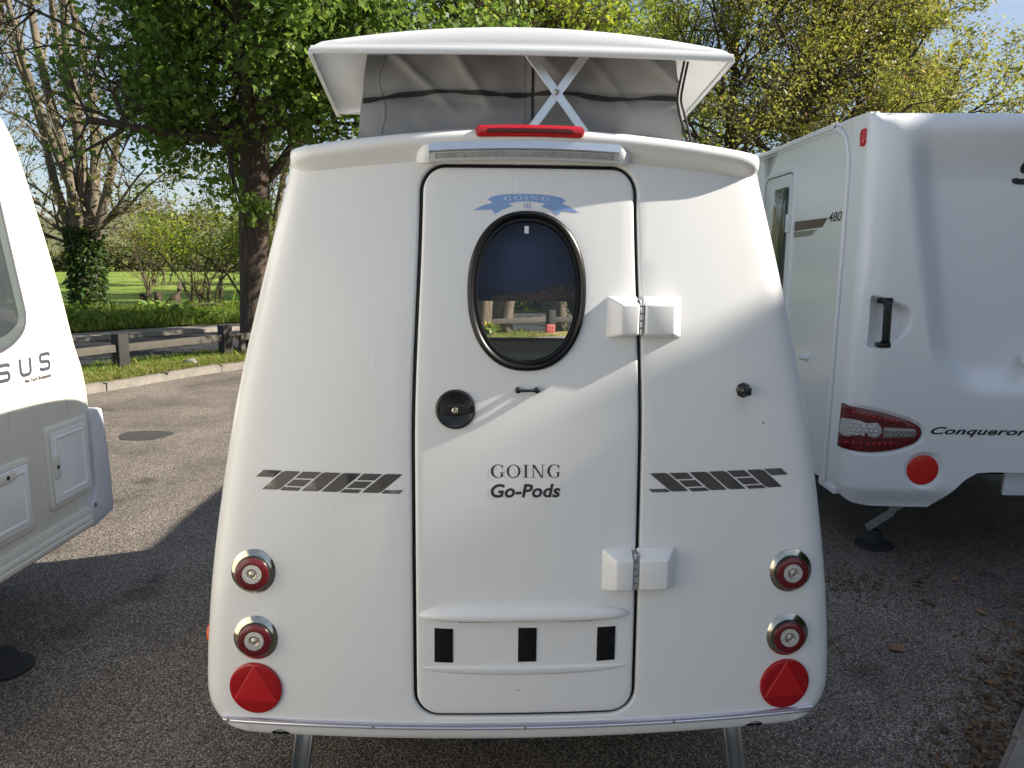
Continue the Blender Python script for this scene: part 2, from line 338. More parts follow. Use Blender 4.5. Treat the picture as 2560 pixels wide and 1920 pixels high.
def offset(P, d):
    """move a closed counter-clockwise outline outward by d"""
    P = np.array(P, float); a = P - np.roll(P, 1, 0); b = np.roll(P, -1, 0) - P
    a /= np.linalg.norm(a, axis=1)[:, None] + 1e-12; b /= np.linalg.norm(b, axis=1)[:, None] + 1e-12
    t = a + b; t /= np.linalg.norm(t, axis=1)[:, None] + 1e-12; n = np.stack([t[:, 1], -t[:, 0]], 1)
    area = .5 * np.sum(P[:, 0] * np.roll(P[:, 1], -1) - np.roll(P[:, 0], -1) * P[:, 1])
    return [tuple(p) for p in P + n * d * (1 if area > 0 else -1)]
def raised(name, outline, m, parent, f, h, s=.03, bev=.003, base=0., holes=()):
    """a plate of thickness h lying on surface f(u,v,off), with rounded rim"""
    o0 = list(outline); o1 = offset(o0, -bev * .3); o2 = offset(o0, -bev)
    V, F = panel(o2, holes, s, lambda u, v: f(u, v, base + h))
    rings = [[f(*p, base + h) for p in o2], [f(*p, base + h - bev * .3) for p in o1], [f(*p, base + h - bev) for p in o0], [f(*p, base - .003) for p in o0]]
    for a, b in zip(rings[:-1], rings[1:]):
        v, g = strip(a, b); k = len(V); V += v; F += [tuple(i + k for i in t) for t in g]
    return mesh(name, V, F, m, parent, ang=45, weld=1e-5)
def decal(name, polys, m, parent, f, off=.0009, s=.02):
    V = []; F = []
    for P in polys:
        P, H = (P if isinstance(P, tuple) and isinstance(P[0], list) else (P, []))
        P = resample(P, s); H = [resample(h, s) for h in H]
        v, g = panel(P, H, s, lambda u, w: f(u, w, off)); k = len(V); V += v; F += [tuple(i + k for i in t) for t in g]
    return mesh(name, V, F, m, parent)
def text2d(s, size=1, shear=0, bold=0, spacing=1.0):
    """outline of the built-in font as flat triangles: verts2d, faces, width"""
    cu = bpy.data.curves.new('txt', 'FONT'); cu.body = s; cu.size = size; cu.shear = shear; cu.offset = bold; cu.space_character = spacing; cu.resolution_u = 4; cu.fill_mode = 'FRONT'
    o = bpy.data.objects.new('txt', cu); C.objects.link(o); dg = bpy.context.evaluated_depsgraph_get(); me = bpy.data.meshes.new_from_object(o.evaluated_get(dg))
    V = np.array([v.co[:2] for v in me.vertices]); F = [tuple(p.vertices) for p in me.polygons]
    bpy.data.objects.remove(o); bpy.data.curves.remove(cu); bpy.data.meshes.remove(me); return V, F
def lettering(name, s, x0, x1, z0, z1, m, parent, f, off=.0009, **k):
    V, F = text2d(s, **k); a = V.min(0); b = V.max(0); W = (V - a) / (b - a)
    return mesh(name, [f(x0 + (x1 - x0) * u, z0 + (z1 - z0) * v, off) for u, v in W], F, m, parent, smooth=False)
def smooth01(t): t = np.clip(t, 0, 1); return t * t * (3 - 2 * t)
# ------------------------------------------------------------------ the setting: ground, car park, verge, road, bank, field
def catmull(P, n=12):
    P = [np.array(p, float) for p in P]; Q = [2 * P[0] - P[1]] + P + [2 * P[-1] - P[-2]]; out = []
    for i in range(1, len(Q) - 2):
        a, b, c, d = Q[i - 1:i + 3]
        for k in range(n): t = k / n; out.append(.5 * ((2 * b) + (c - a) * t + (2 * a - 5 * b + 4 * c - d) * t * t + (3 * b - 3 * c + d - a) * t ** 3))
    out.append(P[-1]); return np.array(out)
KC = catmull([(-12.5, -4), (-9.6, 1.0), (-7.1, 5.4), (-5.28, 9.16), (-4.19, 11.3), (-2.3, 13.5), (.32, 15.27), (4.2, 17.2), (9, 19.2), (16, 22), (26, 26), (45, 34)], 10)
def koff(d):
    t = np.gradient(KC, axis=0); t /= np.linalg.norm(t, axis=1)[:, None]; return KC + np.stack([-t[:, 1], t[:, 0]], 1) * d
def ribbon(name, ds, zs, m, noise=0):
    rng = np.random.default_rng(5); L = [np.column_stack([koff(d), np.full(len(KC), z) + (rng.normal(0, noise, len(KC)) if noise else 0)]) for d, z in zip(ds, zs)]
    n = len(KC); V = np.concatenate(L); F = [(j * n + i, j * n + i + 1, (j + 1) * n + i + 1, (j + 1) * n + i) for j in range(len(ds) - 1) for i in range(n - 1)]
    return kind(mesh(name, V, F, m), 'structure')
g = mesh('ground', [(-900, -300, -.05), (900, -300, -.05), (900, 1500, -.05), (-900, 1500, -.05)], [(0, 1, 2, 3)], M['field']); kind(g, 'structure')
cp = [(-60, -40)] + [(60, -40), (60, 34)] + [tuple(p) for p in KC[::-1]]
V, F = panel(resample(cp, 6), [], 4, lambda x, y: (x, y, 0)); kind(mesh('car_park', V, F, M['asphalt']), 'structure')
ribbon('verge', [.14, .5, 1.0, 1.6], [.085, .10, .10, .06], M['verge'], .006)
ribbon('road', [1.55, 3.6, 5.75], [.004, .03, .004], M['roadm'])
ribbon('pavement', [5.74, 5.752, 5.9, 6.6], [-.02, .09, .105, .10], M['kerb'])
rng = np.random.default_rng(2)
ribbon('bank', [6.5, 7.2, 8.2, 9.4, 11.5], [.08, .16, .28, .22, .0], M['bank'], .05)
# kerb stones, each its own piece, along the edge of the car park
def kerbrow(name, pts, w, h, m, maxlen=.95, skip=None):
    root = bpy.data.objects.new(name, None); C.objects.link(root); kind(root, 'structure')
    seg = np.linalg.norm(np.diff(pts, axis=0), axis=1); cum = np.concatenate([[0], np.cumsum(seg)]); n = int(cum[-1] / maxlen)
    bm = bmesh.new(); bmesh.ops.create_cube(bm, size=1)
    for v in bm.verts: v.co = Vector((v.co.x * (maxlen - .012), v.co.y * w, (v.co.z + .5) * h - .05 * (v.co.z < 0)))
    bmesh.ops.bevel(bm, geom=[e for e in bm.edges if all(v.co.z > 0 for v in e.verts)], offset=.022, segments=2, affect='EDGES')
    me = bpy.data.meshes.new('kerb_stone'); bm.to_mesh(me); bm.free(); sharp(me, 30); me.materials.append(m); r = random.Random(3)
    for i in range(n):
        s = (i + .5) * maxlen; p = np.array([np.interp(s, cum, pts[:, 0]), np.interp(s, cum, pts[:, 1])]); q = np.array([np.interp(s + .1, cum, pts[:, 0]), np.interp(s + .1, cum, pts[:, 1])])
        if skip and skip(p): continue
        o = bpy.data.objects.new('kerb_stone', me); C.objects.link(o); o.parent = root; d = q - p
        o.location = (p[0], p[1], r.uniform(-.012, .006)); o.rotation_euler = (r.uniform(-.02, .02), 0, math.atan2(d[1], d[0]) + r.uniform(-.008, .008))
    return root
kerbrow('kerb', koff(.07), .15, .11, M['kerb'], skip=lambda p: p[1] < 5 or p[0] > 9)
NK = np.array([(1.38, 1.96), (1.68, 2.28), (1.98, 2.60), (2.32, 2.96), (2.9, 3.55)]); NK = catmull(NK, 6) + np.array([.045, -.02])
kerbrow('edging', NK, .09, .06, M['kerb'], .6)
tp = kind(mesh('asphalt_patch', [(-3.54 + .24 * math.cos(t) * (1 + .12 * math.sin(3 * t)), 6.95 + .22 * math.sin(t) * (1 + .1 * math.cos(2 * t)), .004) for t in np.linspace(0, 2 * math.pi, 28, endpoint=False)], [tuple(range(28))], M['tar'], smooth=False), 'structure')
# ------------------------------------------------------------------ the teardrop camper in the middle
POD = thing('camper_pod', 'small white teardrop camper with raised pop-up roof and oval window in its rear door', 'camper', (.044, 1.87, 0), rad(2.5))
WZ = np.array([[.40, .914], [.45, .913], [.535, .9125], [.797, .888], [1.0, .8575], [1.2, .823], [1.397, .7825], [1.652, .718], [1.9, .652], [2.0, .624]])
def pw(z):
    w = float(np.interp(z, WZ[:, 0], WZ[:, 1]))
    # smooth the table a little
    w = (w + float(np.interp(z - .08, WZ[:, 0], WZ[:, 1])) + float(np.interp(z + .08, WZ[:, 0], WZ[:, 1]))) / 3
    q = max(0, (.50 - z) / .123); return w - .095 * (1 - math.sqrt(max(0, 1 - min(q, .995) ** 2)))
def py(x, z):
    t = max(0, (z - .42) / 1.58); w0 = float(np.interp(z, WZ[:, 0], WZ[:, 1]))
    return .10 * t ** 1.6 + .07 * (x / w0) ** 2 + (.014 * ((.40 - z) / .022) ** 2 if z < .40 else 0)
def pf(x, z, off=0):
    e = .004; nx = (py(x + e, z) - py(x - e, z)) / (2 * e); zz = max(z, .46); nz = (py(x, zz + e) - py(x, zz - e)) / (2 * e)
    n = Vector((nx, -1, nz)).normalized(); return Vector((x, py(x, z), z)) + n * off
FY = np.array([[.38, 2.52], [.6, 2.50], [.8, 2.42], [1.05, 2.26], [1.3, 2.10], [1.6, 1.99], [1.9, 1.88], [2.0, 1.80]])
def pfront(x, z, off=0): return Vector((x, float(np.interp(z, FY[:, 0], FY[:, 1])) - .16 * (x / pw(z)) ** 2 + off, z))
ZR = list(np.concatenate([[.378, .381, .386, .394, .405, .42, .44], np.linspace(.46, 1.985, 62)]))
def bez(a, b, c, d, n):
    a, b, c, d = map(np.array, (a, b, c, d)); return [tuple((1 - t) ** 3 * a + 3 * (1 - t) ** 2 * t * b + 3 * (1 - t) * t * t * c + t ** 3 * d) for t in np.linspace(0, 1, n + 1)]
def siderow(z):
    """right-hand plan curve from rear panel edge round to front panel edge at height z"""
    w = pw(z); xc = w - .085; y0 = py(xc, z); sl = 2 * .07 * xc / w ** 2
    P = bez((xc, y0), (xc + .055, y0 + .055 * sl), (w, y0 + .045), (w, y0 + .11), 9)
    xf = w * .72; yf = pfront(xf, z).y
    P += bez((w, y0 + .11), (w * 1.0, y0 + (yf - y0) * .45), (w * 1.0, yf - .02), (xf, yf), 14)[1:]
    return [Vector((x, y, z)) for x, y in P]
rows = [siderow(z) for z in ZR]; NS = len(rows[0])
DO = rrect(-.298, .298, .462, 1.934, .062, 8)                        # door outline (u,v)
def doorx(u, v): return u * (1 - .085 * smooth01((v - 1.2) / .75))    # door narrows slightly to the top
DO = [(doorx(u, v), v) for u, v in resample(DO, .03)]
HO = offset(DO, .010)                                                # hole in the body
right = [(pw(z) - .085, z) for z in ZR]
topz = [(x, 1.985) for x in np.linspace(right[-1][0], -right[-1][0], 40)][1:-1]
botz = [(x, .378) for x in np.linspace(-right[0][0], right[0][0], 60)][1:-1]
OUT = right + topz + [(-u, v) for u, v in right[::-1]] + botz
def roll(loop, f, r, depth, inward):
    """points of a rim rolled over at an opening edge"""
    rings = []
    for k in range(5):
        t = rad(90 * k / 4); rings.append([f(*p, -r * (1 - math.cos(t))) for p in offset(loop, inward * r * (1 - math.sin(t)))])
    rings.append([f(*p, -depth) for p in loop]); return rings
H2 = offset(HO, .007)
V, F = panel(OUT, [H2], .035, lambda u, v: pf(u, v))
def addstrips(V, F, rings):
    for a, b in zip(rings[:-1], rings[1:]):
        v, q = strip(a, b); k = len(V); V += v; F += [tuple(i + k for i in t) for t in q]
rings = []
for k in range(5):
    t = rad(90 * k / 4); rings.append([pf(*p, -.007 * (1 - math.cos(t))) for p in offset(HO, .007 * (1 - math.sin(t)))])
rings.append([pf(*p, -.03) for p in HO]); addstrips(V, F, rings)
for sgn in (1, -1):                                                  # sides
    k = len(V); V += [Vector((p.x * sgn, p.y, p.z)) for r in rows for p in r]
    F += [tuple((k + j * NS + i, k + j * NS + i + 1, k + (j + 1) * NS + i + 1, k + (j + 1) * NS + i)[::sgn]) for j in range(len(ZR) - 1) for i in range(NS - 1)]
# front panel with window opening
fr = [(pw(z) * .72, z) for z in ZR]; FO = fr + [(x, 1.985) for x in np.linspace(fr[-1][0], -fr[-1][0], 20)][1:-1] + [(-u, v) for u, v in fr[::-1]] + [(x, .378) for x in np.linspace(-fr[0][0], fr[0][0], 24)][1:-1]
FW = resample(rrect(-.46, .46, 1.27, 1.80, .09), .05)
v, q = panel(FO, [FW], .09, lambda u, w: pfront(u, w)); k = len(V); V += v; F += [tuple(i + k for i in t) for t in q]
# floor
k = len(V); fl = [Vector((p.x * .98, p.y, .386)) for p in rows[2]] + [Vector((-p.x * .98, p.y, .386)) for p in rows[2][::-1]]; V += fl; F.append(tuple(range(k, k + len(fl))))
body = mesh('body', V, F, M['white'], POD, ang=50, weld=4e-4)
# rubber door seal set back in the gap
sl_ = [[pf(*p, -.016) for p in offset(HO, .012)], [pf(*p, -.012) for p in HO], [pf(*p, -.012) for p in offset(DO, .001)], [pf(*p, -.03) for p in offset(DO, -.02)]]
loft('door_seal', sl_, M['rubber'], POD)
# brim : moulded edge of the fixed roof standing out over the door
pl = [r for r in siderow(1.95)][::1]; plan = [(-p.x, p.y) for p in pl[::-1]] + [(x, py(x, 1.95)) for x in np.linspace(-(pw(1.95) - .085), pw(1.95) - .085, 50)][1:-1] + [(p.x, p.y) for p in pl]
plan = plan + [(x, pfront(x, 1.95).y) for x in np.linspace(pw(1.95) * .72, -pw(1.95) * .72, 16)][1:-1]
def wr(y): return float(1 - smooth01((y - .165) / .09))
prof = [(-.030, -.026), (-.006, -.022), (.006, -.014), (.018, -.005), (.029, .003), (.039, .010), (.046, .017), (.049, .025), (.049, .033), (.046, .040), (.039, .046), (.018, .050), (-.08, .066), (-.25, .074)]
loops = []
for o, dz in prof:
    L = []
    for x, y in plan:
        w_ = wr(y); ar = .045 * (1 - (x / .62) ** 2) - .02 * smooth01((y - .7) / .9); k = 1 + (.004 if o > 0 else o * 1.1) + (.012 if o > .03 else 0)
        yy = y - (o if o > 0 else o * .6) * w_
        if o < -.05: yy = .8 + (y - .8) * (1 + o * 1.0)
        L.append(Vector((x * k * (.976 if o > 0 else 1), yy, 1.931 + dz + ar)))
    loops.append(L)
L0 = loops[-1]; loops.append([Vector((p.x * .45, .8 + (p.y - .8) * .45, p.z + .008)) for p in L0])
loft('roof_brim', loops, M['white'], POD, caps=False, ang=55)
mesh('roof_panel', loops[-1], [tuple(range(len(loops[-1])))], M['white'], POD)
# door ------------------------------------------------------------------------------------------------
WC = (-.0045, 1.6195)
def oval(a, b, n=72, e=2.25): return [(WC[0] + a * math.copysign(abs(math.cos(t)) ** (2 / e), math.cos(t)), WC[1] + b * math.copysign(abs(math.sin(t)) ** (2 / e), math.sin(t))) for t in np.linspace(0, 2 * math.pi, n, endpoint=False)]
WO = oval(.140, .188)
D2 = offset(DO, -.009)
V, F = panel(D2, [WO], .03, lambda u, v: pf(u, v, .003))
rings = []
for k in range(5):
    t = rad(90 * k / 4); rings.append([pf(*p, .003 - .009 * (1 - math.cos(t))) for p in offset(DO, -.009 * (1 - math.sin(t)))])
rings.append([pf(*p, -.03) for p in DO]); addstrips(V, F, rings)
addstrips(V, F, [[pf(*p, .003) for p in WO], [pf(*p, -.03) for p in WO]])
door = mesh('door', V, F, M['white'], POD, ang=50, weld=2e-4)
def df(u, v, off=0): return pf(u, v, .003 + off)
rp = [(.155, .2065, -.004), (.1535, .205, .007), (.150, .2015, .0125), (.145, .1965, .0145), (.140, .191, .012), (.137, .188, .006), (.1365, .187, .001), (.134, .184, .001), (.1335, .1835, .006), (.130, .1795, .006), (.1285, .178, .001), (.128, .177, -.012)]
loft('window_seal', [[df(*p, h) for p in oval(a, b, 96)] for a, b, h in rp], M['rubber'], door)
V, F = panel(oval(.131, .180), [], .05, lambda u, v: df(u, v, -.007)); mesh('window_pane', V, F, M['glass'], door)
box('blind_clip', -.012, -.001, .070, .074, 1.768, 1.787, M['whitevinyl'], door, .001)
lathe('door_handle', [(.052, -.003), (.0525, .004), (.051, .008), (.047, .0095), (.044, .008), (.0, .006)], M['black'], door, df(-.19, 1.313), (0, -1, .1), 48)
hb = door.children[-1]
gp = []
for x in np.linspace(-.040, .040, 13):
    h = .0145 * (1 - .35 * (x / .04) ** 2); yy = .021 - .004 * (abs(x) / .04) ** 2; c0 = df(-.19, 1.313)
    gp.append([Vector((c0.x + x, c0.y - yy * a, c0.z + b * h + x * .03)) for a, b in ((.2, 1), (.8, .95), (1, .75), (1, -.75), (.8, -.95), (.2, -1))])
loft('grip', gp, M['black'], hb, caps=True)
lathe('lock', [(.0085, .015), (.0085, .0245), (.0065, .026), (.006, .0245), (0, .0245)], M['chrome'], hb, df(-.19, 1.313), (0, -1, .05), 24)
dc = df(-.002, 1.365)
tube('door_catch', [dc + Vector((x, -y, 0)) for x, y in ((-.027, .012), (-.014, .0145), (0, .016), (.014, .0145), (.027, .012))], [.0046, .0036, .0034, .0036, .0046], M['black'], door)
for s in (-1, 1): lathe('catch_knob', [(.0075, -.002), (.0085, .007), (.0075, .013), (.004, .016), (0, .0165)], M['black'], door, df(-.002 + s * .0245, 1.365), (0, -1, 0), 20)
# moulded ledge over the number-plate area
def lens(name, cz, zt, zb, half, prot, m, parent, power=4, curve=0):
    L = []
    for x in np.linspace(-half, half, 49):
        k = max(1e-3, 1 - abs(x / half) ** power) ** .5; q = []; cc = cz - curve * (x / half) ** 2
        for a in np.linspace(0, 180, 11): t = rad(a); q.append((math.cos(t), math.sin(t)))
        L.append([df(x - .003, cc + (zt * c if c > 0 else zb * c) * k, prot * s_ * k - .002) for c, s_ in q])
    return loft(name, L, m, parent, closed=False, caps=False, ang=60)
lens('plate_ledge', .752, .029, .017, .288, .030, M['white'], door, 4, .002)
lens('lower_ledge', .600, .006, .022, .291, .009, M['white'], door, 2.4, -.001)
for x in (-.137, .137): raised('plate_slot', rrect(x - .0455, x + .0455, .7305, .7365, .002, 2), M['blackm'], door, df, .002, .05, .001)
for x, z, s in ((-.2235, .666, .002), (.0035, .666, 0), (.220, .6635, -.002)):
    raised('hook_pad', [(x - .025, z - .0485), (x + .025, z - .048 - s), (x + .0255, z + .0485 - s), (x - .0245, z + .0485)], M['blackm'], door, df, .0025, .05, .0008)
# writing on the door
def serif(ch):
    """simple roman capitals as flat outlines in a unit-height box: list of (outer, [holes]), width"""
    def ell(cx, cy, a, b, t0=0, t1=360, n=36): return [(cx + a * math.cos(rad(t)), cy + b * math.sin(rad(t))) for t in np.linspace(t0, t1, n)]
    R = lambda x0, x1, y0, y1: [(x0, y0), (x1, y0), (x1, y1), (x0, y1)]
    if ch == 'O': return [(ell(.5, .5, .5, .52)[:-1], [ell(.5, .5, .335, .475)[:-1]])], 1.0
    if ch == 'G':
        A = ell(.5, .5, .5, .52, 42, 322, 40); B = ell(.53, .5, .345, .475, 322, 42, 40)
        return [(A + B, []), (R(.72, .86, .06, .42), []), (R(.62, .96, .385, .42), []), ([(.80, .98), (.86, .98), (.86, .68), (.835, .68), (.78, .86)], [])], .97
    if ch == 'I': return [(R(.13, .29, .0, 1), []), (R(0, .42, 0, .035), []), (R(0, .42, .965, 1), [])], .42
    if ch == 'N': return [(R(.12, .175, 0, .97), []), (R(.80, .855, 0, 1), []), ([(.06, 1), (.235, 1), (.855, .0), (.80, -.02), (.74, .0)], []), (R(0, .29, 0, .035), []), (R(.66, .99, .965, 1), [])], .99
def roman(name, s, x0, x1, z0, z1, gap, m, parent, f, arch=0, off=.0009):
    tot = sum(serif(c)[1] for c in s) + gap * (len(s) - 1); k = (x1 - x0) / tot; cx = x0; V = []; F = []; mid = (x0 + x1) / 2; hw = (x1 - x0) / 2
    for j, c in enumerate(s):
        G, w = serif(c)
        for qi, (P, H) in enumerate(G):
            W, T = cdt(P, H, 10); b = len(V)
            V += [f(cx + u * k, z0 + (z1 - z0) * v + arch * (1 - ((cx + u * k - mid) / hw) ** 2), off + .00012 * qi) for u, v in W]; F += [tuple(int(i) + b for i in t) for t in T]
        cx += (w + gap) * k
    return mesh(name, V, F, m, parent, smooth=False)
roman('lettering', 'GOING', -.097, .088, 1.131, 1.166, .18, M['ink'], door, df)
lettering('lettering', 'Go-Pods', -.097, .088, 1.077, 1.1145, M['ink'], door, df, shear=.18, bold=.028, spacing=1.02)
BZ = lambda x, y: (-.145 + (x - 135) * .0003094, 1.868 - (y - 85) * .000331)
ban = [(258, 130), (285, 112), (330, 99), (400, 91), (490, 86), (580, 85), (680, 87), (770, 93), (850, 107), (890, 121), (905, 135), (868, 155), (945, 182), (1027, 224), (872, 208), (848, 245), (785, 208), (702, 180), (735, 158), (660, 146), (580, 141), (500, 146), (430, 160), (465, 178), (382, 206), (320, 242), (290, 206), (135, 215), (222, 175), (300, 155)]
decal('banner_decal', [[BZ(*p) for p in ban][::-1]], M['bluevinyl'], door, df, .0008, .012)
roman('banner_lettering', 'GOING', BZ(396, 0)[0], BZ(765, 0)[0], BZ(0, 139)[1], BZ(0, 108)[1], .42, M['whitevinyl'], door, df, .0030, .0016)
for x in (556, 577, 598): roman('numeral', 'I', BZ(x, 0)[0], BZ(x + 20, 0)[0], BZ(0, 192)[1], BZ(0, 156)[1], 0, M['bluevinyl'], door, df)
# hinges : paired white mouldings with a steel knuckle
def hinge(z0, z1):
    def blk(name, xa, xb, ta, tb, parent):
        hz = .012; h = .044
        b0 = [pf(xa, z0, .001), pf(xb, z0, .001), pf(xb, z1, .001), pf(xa, z1, .001)]; yt = min(p.y for p in b0) - h + .008
        t0 = [Vector((ta, yt, z0 + .012)), Vector((tb, yt, z0 + .012)), Vector((tb, yt, z1 - .020)), Vector((ta, yt, z1 - .020))]
        bm = bmesh.new(); vs = [bm.verts.new(p) for p in b0 + t0]
        for f_ in ((4, 5, 6, 7), (0, 1, 5, 4), (1, 2, 6, 5), (2, 3, 7, 6), (3, 0, 4, 7)): bm.faces.new([vs[i] for i in f_])
        bmesh.ops.recalc_face_normals(bm, faces=bm.faces)
        bmesh.ops.bevel(bm, geom=[e for e in bm.edges if len(e.link_faces) == 2], offset=.0055, segments=3, profile=.5, affect='EDGES')
        me = bpy.data.meshes.new(name); bm.to_mesh(me); bm.free(); sharp(me, 50); link(name, me, M['white'], parent)
    blk('hinge_block', .203, .286, .238, .284, door); blk('hinge_block', .299, .407, .302, .378, POD)
    y = pf(.2925, (z0 + z1) / 2).y - .030; n = 5; a = z0 + .010; b = z1 - .006
    for i in range(n):
        p0 = a + (b - a) * i / n + .0012; p1 = a + (b - a) * (i + 1) / n - .0012
        lathe('hinge_knuckle', [(.0045, 0), (.0062, .001), (.0062, p1 - p0 - .001), (.0045, p1 - p0)], M['alu'], POD, (.2925, y, p0), (0, 0, 1), 14)
    box('hinge_leaf', .2865, .2985, y + .004, y + .034, a, b, M['steel'], POD, .001)
hinge(1.500, 1.610); hinge(.817, .934)
# stripes on both side panels
ST = [[(435, 240), (645, 243), (540, 330), (343, 328)], [(690, 247), (842, 249), (835, 268), (620, 470), (580, 487), (408, 485), (640, 262)], [(880, 250), (1088, 252), (995, 338), (790, 334)], [(775, 350), (975, 353), (880, 438), (680, 433)], [(655, 447), (860, 452), (815, 495), (610, 492)],
      [(1130, 253), (1297, 257), (1290, 270), (1070, 480), (1030, 495), (858, 492), (870, 478), (1090, 268)], [(1350, 257), (1520, 260), (1515, 275), (1290, 485), (1250, 498), (1085, 497), (1095, 480), (1310, 270)], [(1555, 262), (1765, 264), (1670, 348), (1475, 345)], [(1455, 360), (1650, 363), (1560, 447), (1360, 445)], [(1335, 460), (1535, 463), (1490, 508), (1285, 505)],
      [(1815, 262), (1975, 265), (1970, 280), (1745, 490), (1710, 503), (1535, 500), (1545, 485), (1775, 275)], [(1790, 465), (1993, 465), (1945, 510), (1740, 508)]]
for sgn in (-1, 1):
    P = [[(sgn * (.727 - (x - 343) * .0002418), 1.140 - (y - 240 - (x - 343) * .009) * .000215) for x, y in q] for q in ST]
    for q in P: decal('stripe_decal', [q if sgn > 0 else q[::-1]], M['stripe'], POD, pf, .0009, .03)
# tail lamps
def lamp(x, z):
    c = pf(x, z); e = bpy.data.objects.new('tail_lamp', None)
    b = lathe('tail_lamp', [(.0625, -.012), (.0625, .003), (.0605, .005), (.0500, .012), (.0480, .013), (.0470, .011)], M['chrome'], POD, c, (.02 * (1 if x > 0 else -1), -1, .05), 48)
    lathe('lamp_body', [(.0475, .008), (.0470, .021), (.0450, .024)], M['black'], b, c, (0, -1, .05), 40)
    lathe('lens_ring', [(.0452, .021), (.0445, .0255), (.0420, .0272), (.0275, .0272), (.0265, .025)], M['redlens'], b, c, (0, -1, .05), 40)
    lathe('lens_centre', [(.0268, .024), (.0260, .0274), (.0150, .0278), (.0142, .024), (0, .0235)], M['clear'], b, c, (0, -1, .05), 30)
    lathe('lens_dot', [(.0138, .0232), (.0132, .0268), (.0100, .0252), (.0070, .0257), (.0045, .0277), (0, .0284)], M['clear2'], b, c, (0, -1, .05), 24)
for x, z in ((-.738, .860), (-.738, .672), (.743, .848), (.743, .661)): lamp(x, z)
def reflector(x, z):
    def rf(u, v, o=0): return pf(x, z) + Vector((u, (py(x + .03, z) - py(x - .03, z)) / .06 * u - o, v))
    circ = [(.074 * math.cos(t), .074 * math.sin(t)) for t in np.linspace(0, 2 * math.pi, 56, endpoint=False)]
    r = raised('reflector', circ, M['reddk'], POD, rf, .009, .03, .004)
    t3 = [(0, .0725), (-.0625, -.036), (.0625, -.036)]; q = roundpoly(t3, .006, 4)
    V = [rf(u, v, .0092) for u, v in offset(q, .0005)] + [rf(u * .96, v * .96, .0108) for u, v in q] + [rf(0, 0, .0118)]; n = len(q)
    F = [(i, (i + 1) % n, n + (i + 1) % n, n + i) for i in range(n)] + [(n + i, n + (i + 1) % n, 2 * n) for i in range(n)]
    mesh('triangle', V, F, M['red'], r, smooth=False)
    for s in (-1, 1): lathe('screw', [(.0035, .008), (.0032, .0105), (0, .011)], M['reddk'], r, rf(s * .060, .004), (0, -1, 0), 12)
reflector(-.746, .524); reflector(.746, .512)
# bright trim along the lower edge
tp_ = np.linspace(-.846, .840, 80); tl = []; _sr = siderow(.4415)
def ptrue(x):
    xa = abs(x); return py(x, .4415) if xa <= _sr[0].x else float(np.interp(xa, [p.x for p in _sr[:9]], [p.y for p in _sr[:9]]))
for x in tp_:
    z = .4225 if True else 0; c = pf(x, .4415); y = c.y + .000
    tl.append([Vector((x, ptrue(x) - a, .4245 + b)) for a, b in ((-.004, .0105), (.004, .011), (.0085, .0085), (.0095, .004), (.007, .001), (.0085, -.002), (.0085, -.006), (.005, -.0085), (-.004, -.009))])
trim = loft('lower_trim', tl, M['alup'], POD, closed=False, caps=True, ang=40)
for x in (-.83, -.42, .0, .42, .825): lathe('rivet', [(.004, .004), (.0036, .0085), (0, .0095)], M['steel'], trim, (x, ptrue(x) - .002, .4245), (0, -1, 0), 12)
for x in (-.684, .666): raised('drain_notch', [(x + .026 * math.cos(t), .380 + .020 * math.sin(t)) for t in np.linspace(0, math.pi, 14)], M['blackm'], POD, pf, .0012, .05, .0004)
# high-level brake light and awning lamp under the brim
def bar(name, prof, xs, m, parent, ends=None): return loft(name, [[Vector((x, y + py(x, 1.95) - .046, z + .045 * (1 - (x / .62) ** 2) - .045)) for y, z in prof(x)] for x in xs], m, parent, caps=True, ang=45)
def brakeprof(h0, h1, yb, yf, xa, xb):
    def P(x):
        e = min(x - xa, xb - x); k = math.sqrt(max(.02, 1 - max(0, 1 - e / .013) ** 2)); zc = (h0 + h1) / 2; hh = (h1 - h0) / 2 * k
        return [(yb, zc - hh), (yf + .006, zc - hh), (yf + .001, zc - hh * .7), (yf, zc), (yf + .001, zc + hh * .7), (yf + .006, zc + hh), (yb, zc + hh)]
    return P
xs = np.concatenate([np.linspace(-.139, -.124, 8), np.linspace(-.12, .118, 10), np.linspace(.120, .133, 8)])
bl = bar('brake_light', brakeprof(2.003, 2.031, .05, -.014, -.139, .133), xs, M['redlite'], POD)
xs2 = np.linspace(-.112, .106, 14); bar('lens_strip', brakeprof(2.009, 2.024, .0, -.0155, -.112, .106), np.concatenate([np.linspace(-.112, -.1, 5), np.linspace(-.095, .09, 8), np.linspace(.094, .106, 5)]), M['reddark'], bl)
def ledprof(o): return lambda x: [(y - .022, z + .006) for y, z in ((.08, 1.948), (.036, 1.944), (.030, 1.948), (.027, 1.966), (.018, 1.970), (.020, 1.988), (.08, 1.992))]
ll = bar('awning_lamp', ledprof(.004), np.linspace(-.255, .228, 20), M['alu'], POD)
bar('led_strip', lambda x: [(.010, 1.957), (.0055, 1.957), (.0035, 1.970), (.010, 1.970)], np.linspace(-.240, .213, 20), M['ledstrip'], ll)
def capprof(xa, xb):
    def P(x):
        t = (x - xa) / (xb - xa); k = math.sqrt(max(.05, 1 - (t ** 2.2))); return [(y if y > .05 else .05 - (.05 - y) * k, 1.9725 + (z - 1.9725) * (.55 + .45 * k)) for y, z in ((.05, 1.951), (.012, 1.949), (.004, 1.960), (-.002, 1.976), (.000, 1.992), (.05, 1.996))]
    return P
bar('lamp_end_cap', capprof(-.254, -.290), np.linspace(-.254, -.290, 8), M['vanwhite'], ll); bar('lamp_end_cap', capprof(.227, .262), np.linspace(.227, .262, 8), M['vanwhite'], ll)
